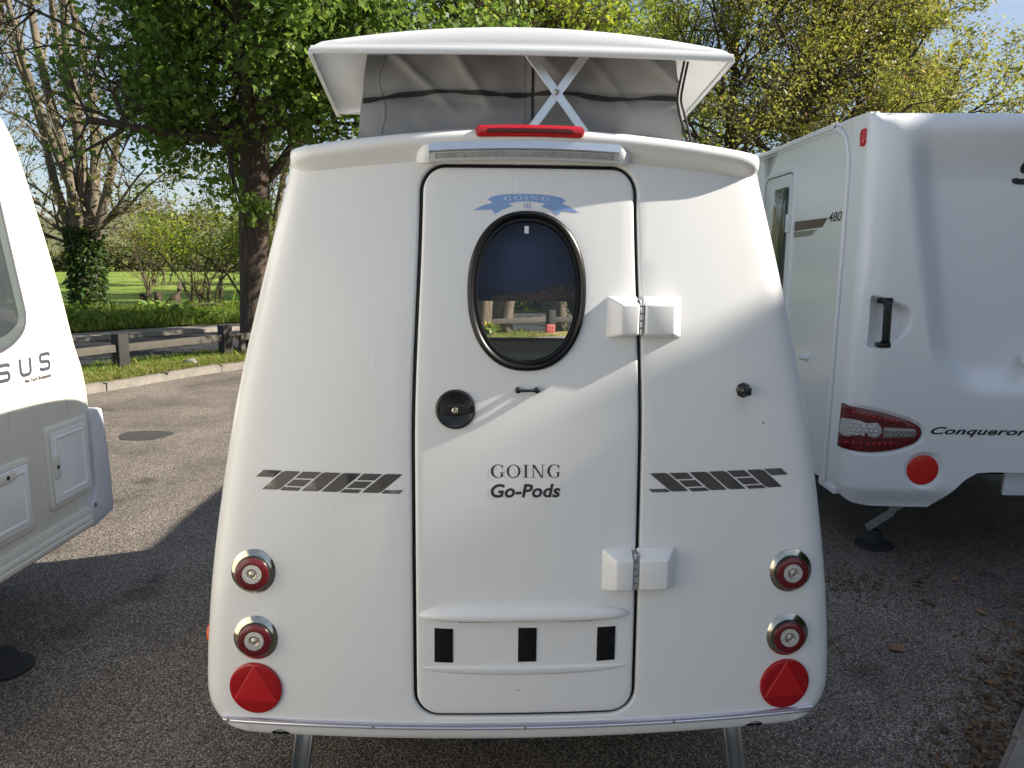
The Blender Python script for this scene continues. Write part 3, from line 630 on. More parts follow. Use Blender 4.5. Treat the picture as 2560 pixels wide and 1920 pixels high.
# door stop, side marker, drain stub
sc = pf(.587, 1.358); ds = lathe('door_stop', [(.021, -.003), (.021, .004), (.017, .008), (.014, .018), (.008, .024), (0, .024)], M['black'], POD, sc, (.05, -1, .05), 8)
box('stop_jaw', sc.x - .004, sc.x + .012, sc.y - .034, sc.y - .018, sc.z - .010, sc.z + .012, M['black'], ds, .003)
for x0, z0, z1 in ((.574, 1.335, 1.275), (.586, 1.335, 1.255), (.597, 1.334, 1.285)): decal('grime_streak', [[(x0 - .0022, z0), (x0 + .0022, z0), (x0 + .0012, (z0 + z1) / 2), (x0 + .0006, z1), (x0 - .0006, z1), (x0 - .0014, (z0 + z1) / 2)][::-1]], mat('grime', (.70, .70, .68), .4), POD, pf, .0006, .05)
for x0, z0, c in ((.637, 1.268, .90), (.649, 1.267, .12), (.652, 1.245, .9), (-.665, 1.03, .9), (.742, 1.03, .9), (-.02, .535, .25), (.18, .60, .3)): decal('chip', [[(x0 + .0025 * math.cos(t), z0 + .003 * math.sin(t)) for t in np.linspace(0, 6.28, 7)[:-1]]], mat('chip', (c, c, c * .97), .6), POD, pf, .0045 if abs(x0) < .28 else .0008, .05)
lathe('side_marker', [(.024, -.003), (.022, .006), (.012, .009), (0, .0095)], M['orange'], POD, (-pw(.63), .16, .63), (-1, -.12, 0), 24)
lathe('drain_stub', [(.014, 0), (.014, .035), (.011, .04)], M['rubber'], POD, (-.74, .10, .41), (0, 0, -1), 14)
# steady legs : galvanised channel, wheels, draw bar
def channel(name, a, b, w, d, m, parent, t=.005):
    a, b = Vector(a), Vector(b); ax = (b - a).normalized(); side = ax.cross(Vector((0, 1, 0))).normalized(); fwd = side.cross(ax)
    sec = [(-w, -d), (-w, 0), (w, 0), (w, -d), (w - t, -d), (w - t, -t), (-w + t, -t), (-w + t, -d)]
    return loft(name, [[p + side * s + fwd * q for s, q in sec] for p in (a, b)], m, parent, caps=True, ang=20)
for s in (-1, 1):
    lg = channel('steady_leg', (s * .632, .22, .43), (s * .690, .19, .035), .026, .030, M['steel'], POD)
    box('foot', s * .69 - .06, s * .69 + .06, .13, .25, .004, .03, M['steel'], lg, .004)
for s in (-1, 1):
    wv = lathe('wheel', [(.10, -.07), (.19, -.075), (.235, -.06), (.245, -.03), (.245, .03), (.235, .06), (.19, .075), (.15, .07)], M['tyre'], POD, (s * .72, 1.15, .246), (s, 0, 0), 32)
    lathe('rim', [(.16, .05), (.155, .068), (.12, .06), (.06, .055), (.05, .07), (0, .072)], M['alu'], wv, (s * .72, 1.15, .246), (s, 0, 0), 32)
box('axle', -.70, .70, 1.12, 1.18, .22, .28, M['steel'], POD, .008); box('chassis_rail', -.56, -.50, .12, 2.45, .33, .405, M['steel'], POD, .004); box('chassis_rail', .50, .56, .12, 2.45, .33, .405, M['steel'], POD, .004)
tube('draw_bar', [(-.5, 2.2, .36), (0, 3.2, .40)], .03, M['steel'], POD); tube('draw_bar', [(.5, 2.2, .36), (0, 3.2, .40)], .03, M['steel'], POD)
tube('jockey_leg', [(.06, 3.1, .6), (.06, 3.1, .02)], .024, M['steel'], POD)
# inside : front window pane, roller blind, curtain, leaf garland, dashboard shelf
V, F = panel(offset(FW, .012), [], .2, lambda u, v: pfront(u, v, .004)); mesh('front_pane', V, F, M['glass'], POD)
loft('front_window_seal', [[pfront(*p, h) for p in offset(FW, d)] for d, h in ((.02, .0), (.015, .02), (-.01, .02), (-.02, .0), (-.02, -.03), (.0, -.03))], M['rubber'], POD)
box('roller_blind', -.19, .18, .168, .170, 1.597, 1.86, M['navy'], POD)
box('blind_bar', -.19, .18, .164, .173, 1.590, 1.598, M['blackm'], POD, .002)
cv = []; 
for i in range(20):
    t = i / 19; z = 1.88 - t * .72
    cv.append([Vector((.40 + .30 * u - .22 * (1 - u) * (1 - smooth01((1.62 - z) / .30)) * 0 + (1 - u) * (-.13 * smooth01((z - 1.22) / .35)), 1.63 + .015 * math.sin(u * 26 + t * 2), z)) for u in np.linspace(0, 1, 24)])
loft('curtain', cv, M['curtain'], POD, closed=False)
r_ = np.random.default_rng(8); V = []; F = []
for i in range(330):
    x = r_.uniform(-.095, .135); top = 1.596 + .008 + .27 * max(0, (x + .03)) ** 1.0 * r_.uniform(.1, 1.3); z = r_.uniform(1.594, top); a = r_.normal(0, .6); s = r_.uniform(.004, .012); k = len(V); y = .158 + r_.uniform(-.006, .006)
    e = Vector((math.cos(a), 0, math.sin(a))); n_ = Vector((-math.sin(a), r_.uniform(-.5, .5), math.cos(a))); c0 = Vector((x, y, z))
    V += [c0 - e * s, c0 + n_ * s * .4, c0 + e * s, c0 - n_ * s * .4]; F.append((k, k + 1, k + 2, k + 3))
sil = mesh('leaf_silhouettes', V, F, mat('silhouettes', (.10, .05, .03), .6, var=.5, scale=40), POD, smooth=False)  # dark leaf shapes added in front of the blind to give its leafy silhouettes
box('shelf', -.62, .62, 1.40, 1.95, 1.205, 1.225, mat('shelf_grey', (.06, .06, .055), .6), POD, .004)
# pop-up roof -----------------------------------------------------------------------------------------
def lidhw(y): return .527 + (y - .06) * .104
LY = np.concatenate([[.050, .053, .060, .072], np.linspace(.10, .82, 10), [.855, .872, .882, .886]]); loops = []
for y in LY:
    hw = lidhw(y) - .014 * max(0, 1 - (y - .05) / .03) ** 2; e = min(y - .050, .886 - y); kt = math.sqrt(max(0, 1 - max(0, 1 - e / .010) ** 2)); L = []
    cx = -.018
    up = []
    for x in np.linspace(-1, 1, 41):
        q = math.sqrt(max(0, 1 - max(0, (abs(x) - .965) / .035) ** 2)); up.append((x * hw, 2.207 + (.008 + .047 * (1 - x * x)) * q * (.35 + .65 * kt)))
    lo = [(x * hw, 2.202 + (.044 * kt if e > .004 else .004) * (1 - x * x)) for x in np.linspace(1, -1, 41)]
    loops.append([Vector((cx + x, y, z)) for x, z in up + lo])
loft('pop_up_roof', loops, M['vanwhite'], POD, caps=True, ang=40); LID = POD.children[-1]
fl = [[Vector((-.018 + x * (lidhw(.05) - .009), .043 + .004 * a, 2.190 + .010 * b + .006 * (1 - x * x))) for a, b in ((3, .5), (2.4, -.1), (.6, -.1), (0, .2), (0, 1.2), (.5, 1.7), (2, 1.8))] for x in np.linspace(-1, 1, 41)]
loft('roof_flange', fl, M['vanwhite'], LID, closed=False, caps=True)
for s in (-1, 1):
    fs = [[Vector((-.018 + s * (lidhw(y) + .003 - a * .004), y, 2.190 + b * .012)) for a, b in ((3, .6), (3, .35), (1, .3), (0, .5), (0, 1), (1, 1.4))] for y in np.linspace(.078, .884, 12)]
    loft('roof_flange', fs, M['vanwhite'], LID, closed=False, caps=True)
rr = np.random.default_rng(4)
def fabric_y(x, z, seed=0):
    t = (z - 1.99) / .25; b = math.exp(-((z - 2.125 - .008 * math.sin(x * 9)) / .020) ** 2)
    y = .196 + .011 * math.sin(x * 24 + 3.0 * t + .8 * math.sin(x * 11)) * (.25 + t * .9) + .004 * math.sin(x * 47 - 7 * t) * t + .008 * math.sin(x * 7 + 1.3)
    y += -.010 * math.sin(math.pi * min(1, max(0, t))) + .012 * b
    for cx, k in ((-.36, 1.1), (-.20, .7), (.03, 1.0), (.16, .8), (.30, 1.2)):   # diagonal pulls from the upper edge
        y -= .013 * math.exp(-((x - cx - (2.24 - z) * k) / .016) ** 2) * smooth01((z - 2.05) / .12) - .005 * math.exp(-((x - cx + .05 - (2.0 - z) * .9) / .02) ** 2) * (1 - smooth01((z - 2.03) / .08))
    return y
NX, NZ = 120, 44; V = []; F = []
for j in range(NZ):
    z = 1.985 + .250 * j / (NZ - 1); hw = .438 - .036 * (z - 1.985) / .25
    for i in range(NX):
        x = -.016 + hw * (2 * i / (NX - 1) - 1); V.append((x, fabric_y(x, z), z))
for j in range(NZ - 1):
    for i in range(NX - 1): a = j * NX + i; F.append((a, a + 1, a + NX + 1, a + NX))
for s in (0, NX - 1):                                                # side walls
    k = len(V); ny = 30
    for j in range(NZ):
        x, y, z = V[j * NX + s]
        for i in range(ny): q = i / (ny - 1); V.append((x + (.09 * q + .008 * math.sin(q * 31 + z * 20) * math.sin(q * 3.1)) * (1 if s else -1), y + q * (.86 - y), z))
    F += [((k + j * ny + i, k + j * ny + i + 1, k + (j + 1) * ny + i + 1, k + (j + 1) * ny + i) if not s else (k + j * ny + i + 1, k + j * ny + i, k + (j + 1) * ny + i, k + (j + 1) * ny + i + 1)) for j in range(NZ - 1) for i in range(ny - 1)]
k = len(V); V += [(-.50, .86, 1.985), (.47, .86, 1.985), (.47, .86, 2.235), (-.50, .86, 2.235)]; F.append((k, k + 1, k + 2, k + 3))
can = mesh('canvas', V, F, M['canvas'], POD, weld=1e-5, ang=60)
bd = []
for x in np.linspace(-.431, .399, 90):
    tw = math.cos((x + .4) * 26 + 1.0 * math.sin(x * 13)); z = 2.136 - .075 * (x + .02) ** 2 + .004 * math.sin(x * 21) - (.014 if x < -.34 else 0) * (-.34 - x) / .08; h = .0060 * (.35 + .65 * abs(tw)); y = fabric_y(x, z) - .007
    bd.append([Vector((x, y - .002, z - h)), Vector((x, y - .003, z + h)), Vector((x, y + .004, z + h)), Vector((x, y + .004, z - h))])
loft('elastic_band', bd, M['canvas_blk'], can, caps=True)
zp = [[Vector((x, fabric_y(.013, z) - d, z)) for x, d in ((.010, .0), (.010, .004), (.0155, .004), (.0155, .0))] for z in np.linspace(1.99, 2.235, 24)]
loft('zip', zp, M['canvas_blk'], can, caps=True)
for x0, x1 in ((-.388, -.382), (-.012, -.008)):
    loft('seam', [[Vector((x + .008 * math.sin(z * 40) * (x0 < -.3), fabric_y(x, z) - d, z)) for x, d in ((x0, 0), (x0, .002), ((x0 + x1) / 2, .0026), (x1, .002), (x1, 0))] for z in np.linspace(1.99, 2.235, 24)], M['canvas'], can, closed=False)
for dx in (0, .010):
    tube('cord', [tuple(p) for p in catmull([(.412 + dx, .17, 2.235), (.403 + dx, .165, 2.19), (.396 + dx, .165, 2.15), (.394 + dx, .165, 2.12), (.400 + dx * 1.3, .165, 2.09), (.413 + dx * 1.3, .165, 2.05), (.430 + dx, .165, 2.0)], 4)], .0032, M['canvas_blk'], can, 8)
# scissor strut
def flat(name, a, b, w, y, m, parent):
    a, b = np.array(a, float), np.array(b, float); d = (b - a) / np.linalg.norm(b - a); n = np.array([-d[1], d[0]]) * w
    q = [(*(a + n), 0), (*(a - n), 0), (*(b - n), 0), (*(b + n), 0)]
    bm = bmesh.new(); lo = [bm.verts.new((p[0], y, p[1])) for p in q]; hi = [bm.verts.new((p[0], y + .004, p[1])) for p in q]
    bm.faces.new(lo); bm.faces.new(hi[::-1]); [bm.faces.new((lo[i], hi[i], hi[(i + 1) % 4], lo[(i + 1) % 4])) for i in range(4)]
    bmesh.ops.recalc_face_normals(bm, faces=bm.faces); bmesh.ops.bevel(bm, geom=list(bm.edges), offset=.0008, segments=1, affect='EDGES')
    me = bpy.data.meshes.new(name); bm.to_mesh(me); bm.free(); return link(name, me, m, parent, smooth=False)
sx = flat('strut_bar', (-.029, 2.258), (.165, 2.008), .0108, .140, M['alu'], POD); flat('strut_bar', (.169, 2.256), (-.017, 2.008), .0108, .146, M['alu'], POD)
lathe('pivot_bolt', [(.0075, -.002), (.0075, .003), (.006, .005), (.003, .006), (0, .006)], M['steel'], POD, (.0705, .140, 2.130), (0, -1, 0), 16)
# ------------------------------------------------------------------ caravan on the left: raked end, seen along its side
XL = -2.118
VL = thing('touring_caravan', 'cream caravan on the left with raked end, letters SUS and two locker hatches', 'caravan', (XL - 1.09, .6, 0))
def lt(x, y, z): return Vector((x - (XL - 1.09), y - .6, z))
nose = [(3.62, .40), (3.651, .55), (3.655, .80), (3.651, .95), (3.644, 1.08), (3.62, 1.18), (3.60, 1.225), (3.573, 1.30), (3.51, 1.543), (3.427, 1.79), (3.348, 2.008), (3.31, 2.111), (3.272, 2.197), (3.221, 2.262), (3.15, 2.33), (3.05, 2.40), (2.9, 2.46), (2.6, 2.51), (2.0, 2.54)]
prof_ = nose + [(-2.1, 2.52), (-2.3, 2.46), (-2.42, 2.3), (-2.47, 2.0), (-2.47, .9), (-2.42, .40)]
prof_ = resample(roundpoly(prof_, [.01] + [.05] * (len(prof_) - 2) + [.01], 2), .25)
secs = []
for x, ins in ((XL, .034), (XL - .004, .020), (XL - .014, .008), (XL - .030, 0), (XL - 2.15, 0), (XL - 2.18, .02)): secs.append([lt(x, y, z) for y, z in offset(prof_, -ins)])
V = [p for l in secs for p in l]; n = len(prof_); F = [(j * n + i, j * n + (i + 1) % n, (j + 1) * n + (i + 1) % n, (j + 1) * n + i) for j in range(len(secs) - 1) for i in range(n)]
F += [tuple(range(n)), tuple(range((len(secs) - 1) * n, len(secs) * n))[::-1]]
lb = mesh('body', V, F, M['cream'], VL, ang=40)
def ls(y, z, off=0): return lt(XL + off, y, z)
# edge trims following the raked end
nz_ = catmull(nose[3:], 4)
for d, w_ in ((.036, .003), (.014, .002)):
    P = offset([tuple(p) for p in nz_] + [(0, 1.5)], -d)[:-1]; Q = offset([tuple(p) for p in nz_] + [(0, 1.5)], -d - w_)[:-1]
    V, F = strip([ls(*p, .0012 - (.012 if d < .02 else 0)) for p in P], [ls(*p, .0012 - (.012 if d < .02 else 0)) for p in Q], False); mesh('trim_joint', V, F, mat('trim_joint', (.30, .27, .20), .6), VL)
# side window : smoked pane in a dark rim
wo = roundpoly([(2.1, 1.32), (3.06, 1.315), (3.205, 1.40), (3.150, 1.67), (3.085, 2.0), (2.1, 2.0)], [.05, .06, .10, .2, .06, .05], 8)
wf = raised('side_window', resample(wo, .08), M['glassgrey'], VL, ls, .022, .2, .012)
loft('window_rim', [[ls(*p, h) for p in offset(wo, d)] for d, h in ((.008, 0), (.010, .010), (.006, .018), (-.006, .021), (-.010, .0225))], mat('rim_grey', (.10, .10, .13), .35), wf)
raised('inner_pane', offset(wo, -.055), M['glassdk'], wf, lambda u, v, o=0: ls(u, v, o + .0222), .002, .3, .001)
# SUS in squared outline letters, and the small line under it
def stroke(P, w):
    P = [np.array(p, float) for p in P]; L = []; R = []
    for i, p in enumerate(P):
        a = P[max(i - 1, 0)]; b = P[min(i + 1, len(P) - 1)]; d = (b - a) / np.linalg.norm(b - a); nrm = np.array([-d[1], d[0]])
        L.append(tuple(p + nrm * w)); R.append(tuple(p - nrm * w))
    return L + R[::-1]
def squared(pts, r=.28): 
    P = [pts[0]]
    for i in range(1, len(pts) - 1):
        a, b, c = (np.array(pts[i + k], float) for k in (-1, 0, 1)); q0 = b + (a - b) / np.linalg.norm(a - b) * min(r, np.linalg.norm(a - b) * .5); q1 = b + (c - b) / np.linalg.norm(c - b) * min(r, np.linalg.norm(c - b) * .5)
        P += [tuple((1 - t) ** 2 * q0 + 2 * t * (1 - t) * b + t * t * q1) for t in np.linspace(0, 1, 6)]
    return P + [pts[-1]]
glyph = {'S': squared([(1, .80), (.92, .92), (.08, .92), (.06, .52), (.94, .48), (.92, .08), (.06, .08), (0, .22)], .2), 'U': squared([(.08, 1), (.08, .08), (.92, .08), (.92, 1)], .3)}
for ch, y0, y1, z0, z1 in (('S', 3.000, 3.080, 1.180, 1.256), ('U', 3.143, 3.222, 1.183, 1.262), ('S', 3.282, 3.354, 1.189, 1.270)):
    P = [(y0 + u * (y1 - y0), z0 + v * (z1 - z0)) for u, v in glyph[ch]]
    lo_ = stroke(P, .0082); n = len(P); V, F = strip(lo_[:n], lo_[n:][::-1], False); mesh('lettering', [ls(u, v, .0010) for u, v in V], F, M['slate'], VL, smooth=False)
    l2 = stroke(P, .0058); V, F = strip(l2[:n], l2[n:][::-1], False); mesh('lettering', [ls(u, v, .0016) for u, v in V], F, M['badge'], VL, smooth=False)
lettering('lettering', 'Alu-Tech Bodyshell', 3.165, 3.350, 1.149, 1.171, M['ink'], VL, ls, .002, bold=.02)
# locker hatches
def hatch(y0, y1, z0, z1, vert):
    fr_ = raised('locker_hatch', rrect(y0, y1, z0, z1, .028), M['cream'], VL, ls, .013, .3, .008)
    pn = raised('hatch_door', rrect(y0 + .026, y1 - .026, z0 + .026, z1 - .026, .012), M['vanwhite'], fr_, lambda u, v, o=0: ls(u, v, o + .013), .004, .3, .002)
    loft('hatch_groove', [[ls(*p, h) for p in rrect(y0 + .026 - d, y1 - .026 + d, z0 + .026 - d, z1 - .026 + d, .012 + d)] for d, h in ((.0, .0134), (.0018, .0134))], M['ink'], fr_)
    ri = [(d, h) for d, h in ((.026, .017), (.030, .0215), (.037, .0215), (.042, .017))]
    loft('hatch_rib', [[ls(*p, h) for p in rrect(y0 + .026 + d, y1 - .026 - d, z0 + .026 + d, z1 - .026 - d, .010)] for d, h in ri], M['vanwhite'], fr_)
    if vert: lc = (y0 + .050, z0 + .20); lk = rrect(lc[0] - .020, lc[0] + .020, lc[1] - .055, lc[1] + .055, .019)
    else: lc = (y1 - .17, z1 - .052); lk = rrect(lc[0] - .055, lc[0] + .055, lc[1] - .020, lc[1] + .020, .019)
    l_ = raised('lock_plate', lk, M['cream'], fr_, lambda u, v, o=0: ls(u, v, o + .021), .006, .1, .003)
    lathe('key_hole', [(.0095, .026), (.0095, .0285), (.006, .029), (0, .0285)], M['black'], fr_, ls(lc[0], lc[1]), (1, 0, 0), 18)
hatch(3.252, 3.592, .540, .930, True); hatch(2.48, 3.135, .506, .840, False)
# corner bumper moulding and bottom rail
bo = roundpoly([(3.612, .952), (3.705, .942), (3.735, .72), (3.742, .42), (3.735, .385), (3.54, .355), (3.530, .46), (3.575, .505), (3.598, .56)], [.015, .02, .2, .03, .03, .02, .03, .03, .03], 5)
bs = []
for x, ins in ((XL + .026, .010), (XL + .023, .005), (XL + .012, .001), (XL - .004, 0), (XL - .45, 0)): bs.append([lt(x, y, z) for y, z in offset(bo, -ins)])
bmp = loft('corner_bumper', bs, M['greytrim'], VL, caps=True, ang=45)
lathe('bolt', [(.013, .024), (.012, .030), (.006, .032), (0, .032)], mat('bolt_grey', (.2, .21, .25), .5), bmp, ls(3.567, .468), (1, 0, 0), 16)
sec = [(.0, .468), (.012, .466), (.016, .455), (.016, .430), (.024, .425), (.027, .412), (.022, .405), (.022, .400), (.028, .394), (.027, .378), (.016, .366), (-.03, .364)]
loft('bottom_rail', [[lt(XL + a, y, z) for a, z in sec] for y in (-2.3, 3.545)], M['cream'], VL, closed=False, caps=True, ang=25)
cr = [(3.453, 1.081), (3.450, 1.055), (3.456, 1.02), (3.455, .985), (3.460, .955), (3.462, .936)]; q = stroke(cr, .0007); V, F = strip(q[:6], q[6:][::-1], False); mesh('crack', [ls(u, v, .0006) for u, v in V], F, mat('crack', (.20, .17, .12), .8), VL)
# leg with foot, floor, wheel
tube('corner_leg', [lt(-2.62, 2.62, .40), lt(-2.12, 2.83, .09)], [.03, .026], M['black'], VL, 6); lgf = VL.children[-1]
V = []; F = []
ft = [(.105, .0), (.108, .012), (.100, .022), (.075, .026), (.055, .06), (.038, .085), (0, .09)]
lathe('foot', ft, M['tyre'], lgf, lt(-2.10, 2.84, .002), (0, 0, 1), 20)
box('floor', -1.0, 1.0, -2.9, 2.9, .36, .405, M['blackm'], VL)
for s in (-1, 1):
    wv = lathe('wheel', [(.16, -.09), (.27, -.095), (.32, -.08), (.33, -.04), (.33, .04), (.32, .08), (.27, .095), (.2, .09)], M['tyre'], VL, (s * .92, -.2, .33), (s, 0, 0), 30)
    lathe('rim', [(.21, .07), (.2, .09), (.1, .075), (0, .08)], M['alu'], wv, (s * .92, -.2, .33), (s, 0, 0), 24)
# ------------------------------------------------------------------ caravan on the right: rear end with tail lamps
XR, YR = 1.86, 3.98
VR = thing('touring_caravan', 'white caravan on the right with red tail lamp and the word Conqueror', 'caravan', (2.96, 7.0, 0))
def rt(x, y, z): return Vector((x - 2.96, y - 7.0, z))
PLAN = [(-.60, XR, 4.66), (-.17, XR, 4.235), (-.02, XR + .002, 4.075), (.012, XR + .008, 4.045), (.035, XR + .024, 4.020), (.058, XR + .046, 4.008), (.112, XR + .10, 3.985), (.13, XR + .118, 3.981), (.4, XR + .39, 3.965), (1.1, XR + 1.1, 3.945)]
PU = np.array([p[0] for p in PLAN]); PX = np.array([p[1] for p in PLAN]); PY = np.array([p[2] for p in PLAN])
HND = roundpoly([(.078, 1.535), (.20, 1.495), (.285, 1.46), (.290, 1.37), (.235, 1.295), (.13, 1.245), (.085, 1.245)], [.03, .06, .04, .05, .08, .05, .03], 5)
LMP = roundpoly([(-.022, .928), (.16, .900), (.33, .852), (.395, .815), (.405, .770), (.375, .725), (.27, .682), (.12, .664), (-.03, .680)], [.004, .1, .1, .05, .05, .06, .1, .1, .004], 5)
RFC = (.434, .571)
def polysd(u, v, P):
    best = 1e9; ins = False; n = len(P); xj, yj = P[-1]
    for xi, yi in P:
        ex, ey = xj - xi, yj - yi; t = ((u - xi) * ex + (v - yi) * ey) / (ex * ex + ey * ey + 1e-15); t = 0 if t < 0 else 1 if t > 1 else t
        dd = (u - xi - t * ex) ** 2 + (v - yi - t * ey) ** 2; best = dd if dd < best else best
        if (yi > v) != (yj > v) and u < ex * (v - yi) / (ey + 1e-15) + xi: ins = not ins
        xj, yj = xi, yi
    return -math.sqrt(best) if ins else math.sqrt(best)
def recess(u, v):
    """how far the moulded rear panel sits back (metres) at (u,v)"""
    ub = .24 + (1.99 - v) * .20; a = u - ub; b = v - .99; r = .30
    d = (min(a, b) if a > r or b > r else r - math.hypot(max(r - a, 0), max(r - b, 0))) if a > 0 and b > 0 else -1
    q = .11 * smooth01(d / .17) * smooth01((2.47 - v) / .35) * smooth01((d + .001) / .02) if d > 0 else 0
    if .05 < u < .32 and 1.2 < v < 1.58: q += .075 * smooth01((-polysd(u, v, HND) + .004) / .020)
    if u < .46 and .62 < v < .97: q += .012 * smooth01((-polysd(u, v, LMP) + .016) / .014)
    dr = math.hypot(u - RFC[0], v - RFC[1]); q += .014 * smooth01((.104 - dr) / .014)
    return q
def rm(u, v, off=0):
    uu = u if u <= 1.1 else 2.2 - u; x = float(np.interp(uu, PU, PX)); y = float(np.interp(uu, PU, PY)); x = x if u <= 1.1 else 2 * (XR + 1.1) - x
    k = smooth01((uu + .02) / .14); t = max(0, (v - 2.37) / .115); t = min(t, 1); top = .12 * (1 - math.sqrt(max(0, 1 - t * t)))
    lo = .05 * smooth01((.47 - v) / .13)
    y2 = y + (recess(uu, v) - off) * k + top * k + lo * k; x2 = x + (off * -(1 - k) + (.0 + lo * .6) * (1 - k)) * (1 if u <= 1.1 else -1)
    return rt(x2, y2, v)
bot = [(-.17, .425), (.0, .395), (.08, .362), (.18, .345), (.50, .345), (.54, .38), (.66, .52), (.72, .560), (.80, .567), (1.1, .567)]
OU = [(u, z) for u, z in resample(bot, .04, False)] + [(2.2 - u, z) for u, z in resample(bot, .04, False)[::-1]][1:]
OU = OU + [(2.37, z) for z in np.linspace(.425, 2.485, 45)][1:] + [(u, 2.485) for u in np.linspace(2.37, -.17, 60)][1:-1] + [(-.17, z) for z in np.linspace(2.485, .425, 45)][:-1]
W, T = cdt(OU, [], .028)
# finer points where the mouldings are
gx, gz = np.meshgrid(np.arange(-.03, .48, .009), np.concatenate([np.arange(.455, .99, .009), np.arange(1.215, 1.57, .009)])); Pex = np.stack([gx.ravel(), gz.ravel()], 1)
allp = np.concatenate([W, Pex]); nb = len(OU)
r = delaunay_2d_cdt([Vector(p) for p in OU] + [Vector(p) for p in allp[nb:]], [(i, (i + 1) % nb) for i in range(nb)], [], 0, 1e-6)
W = np.array([tuple(v) for v in r[0]]); T = np.array([t for t in r[2] if len(t) == 3]); T = T[inside(W[T].mean(1), OU)]
V = [rm(u, v) for u, v in W]; F = [tuple(int(i) for i in t) for t in T]
rear = mesh('rear_panel', V, F, M['vanwhite'], VR, ang=70)
# sides, roof, floor
def rs(y, z, off=0): return rt(XR - off, y, z)
sd = [(4.23, .43), (9.0, .43), (9.0, 2.0), (8.8, 2.3), (8.4, 2.46), (4.6, 2.487), (4.23, 2.484)]
V, F = panel(resample(sd, .2), [], .4, lambda y, z: rs(y, z)); mesh('side_panel', V, F, M['vanside'], VR); V, F = panel(resample(sd, .2), [], .4, lambda y, z: rt(XR + 2.2, y, z)); mesh('side_panel', V, F, M['vanside'], VR)
rp_ = [(4.06, 2.462), (4.10, 2.470), (4.25, 2.474), (4.6, 2.478), (8.4, 2.50), (8.8, 2.36), (9.05, 2.0), (9.05, .43)]
V, F = strip([rt(XR + .02, y, z - .012) for y, z in rp_], [rt(XR + .10, y, z + .012) for y, z in rp_], False); k = len(V)
for a, b in ((XR + .10, XR + 2.10), (XR + 2.10, XR + 2.18)):
    v, g_ = strip([rt(a, y, z + .012) for y, z in rp_], [rt(b, y, z + (.012 if b < XR + 2.15 else -.012)) for y, z in rp_], False); F += [tuple(i + len(V) for i in t) for t in g_]; V += v
mesh('roof', V, F, M['vanwhite'], VR, ang=40, weld=1e-4)
for xx in (XR + .014, XR + 2.186): tube('roof_gutter', [rt(xx + (.03 if xx < 3 else -.03), 4.05, 2.468)] + [rt(xx, y, z) for y, z in ((4.12, 2.472), (4.3, 2.478), (5.0, 2.482), (8.4, 2.478), (8.78, 2.33))], .017, M['vanwhite'], VR, 8)
box('floor', -1.06, 1.06, -2.85, 2.0, .50, .56, M['blackm'], VR)
for x in (-.5, .5): box('chassis_member', x - .03, x + .03, -2.8, 2.0, .36, .50, M['blackm'], VR)
# awning rail : rounded frame along the roof and down the rear corner
rl = catmull([(8.6, 2.455), (6.5, 2.478), (4.62, 2.478), (4.45, 2.462), (4.335, 2.41), (4.272, 2.32), (4.246, 2.18), (4.240, 1.6), (4.238, .43)], 8)
for d, w_, h, mm in ((.0, .012, .014, 'vanwhite'), (.026, .004, .009, 'vanwhite'), (-.020, .003, .004, 'greytrim')):
    lo_ = stroke([tuple(p) for p in rl], w_); n = len(rl); o2 = stroke([tuple(p) for p in rl], .0001)
    t_ = np.gradient(rl, axis=0); t_ /= np.linalg.norm(t_, axis=1)[:, None]; nn = np.stack([-t_[:, 1], t_[:, 0]], 1); c_ = rl + nn * d
    L = [[rs(*(p + q * (w_ * a)), b * h) for a, b in ((-1, -.1), (-1, .6), (-.6, 1), (.6, 1), (1, .6), (1, -.1))] for p, q in zip(c_, nn)]
    loft('awning_rail', L, M[mm], VR, closed=False, caps=True)
# entrance door with its narrow window
dr_ = rrect(5.035, 5.60, .55, 2.29, .07); de = raised('entrance_door', dr_, M['vanside'], VR, rs, .008, .4, .004)
loft('door_frame', [[rs(*p, h) for p in offset(dr_, d)] for d, h in ((.004, .0), (.006, .012), (.024, .016), (.032, .010), (.034, 0))], M['vanwhite'], VR)
loft('door_gap', [[rs(*p, .0012 + .008) for p in offset(dr_, d)] for d in (-.002, .003)], M['ink'], de)
raised('door_window', resample(rrect(5.115, 5.40, 1.20, 2.205, .035), .1), M['glassdk'], de, lambda u, v, o=0: rs(u, v, o + .008), .006, .3, .003)
box('door_latch', XR - .03 - 2.96, XR - .006 - 2.96, 5.05 - 7.0, 5.095 - 7.0, 1.90, 2.02, M['vanwhite'], de, .004)
decal('stripe_decal', [[(4.475, 1.964), (4.60, 1.965), (5.0, 1.967), (5.0, 1.906), (4.548, 1.912)]], M['brown'], VR, rs, .001, .2)
decal('stripe_decal', [[(4.60, 1.902), (5.0, 1.902), (5.0, 1.862), (4.70, 1.868), (4.66, 1.890)]], mat('stripe_grey', (.28, .25, .23), .3, .3), VR, rs, .001, .2)
decal('stripe_decal', [[(5.60, 1.966), (5.60, 1.862), (6.6, 1.83), (6.6, 1.966)][::-1]], M['brown'], VR, rs, .001, .3)
lettering('lettering', '480', 4.470, 4.288, 1.936, 1.992, M['ink'], VR, rs, shear=.2, bold=.02)
lathe('gas_outlet', [(.026, 0), (.025, .012), (.019, .02), (.017, .05), (.012, .052), (.011, .04), (0, .04)], M['vanwhite'], VR, rs(4.62, 1.115), (-1, 0, 0), 20)
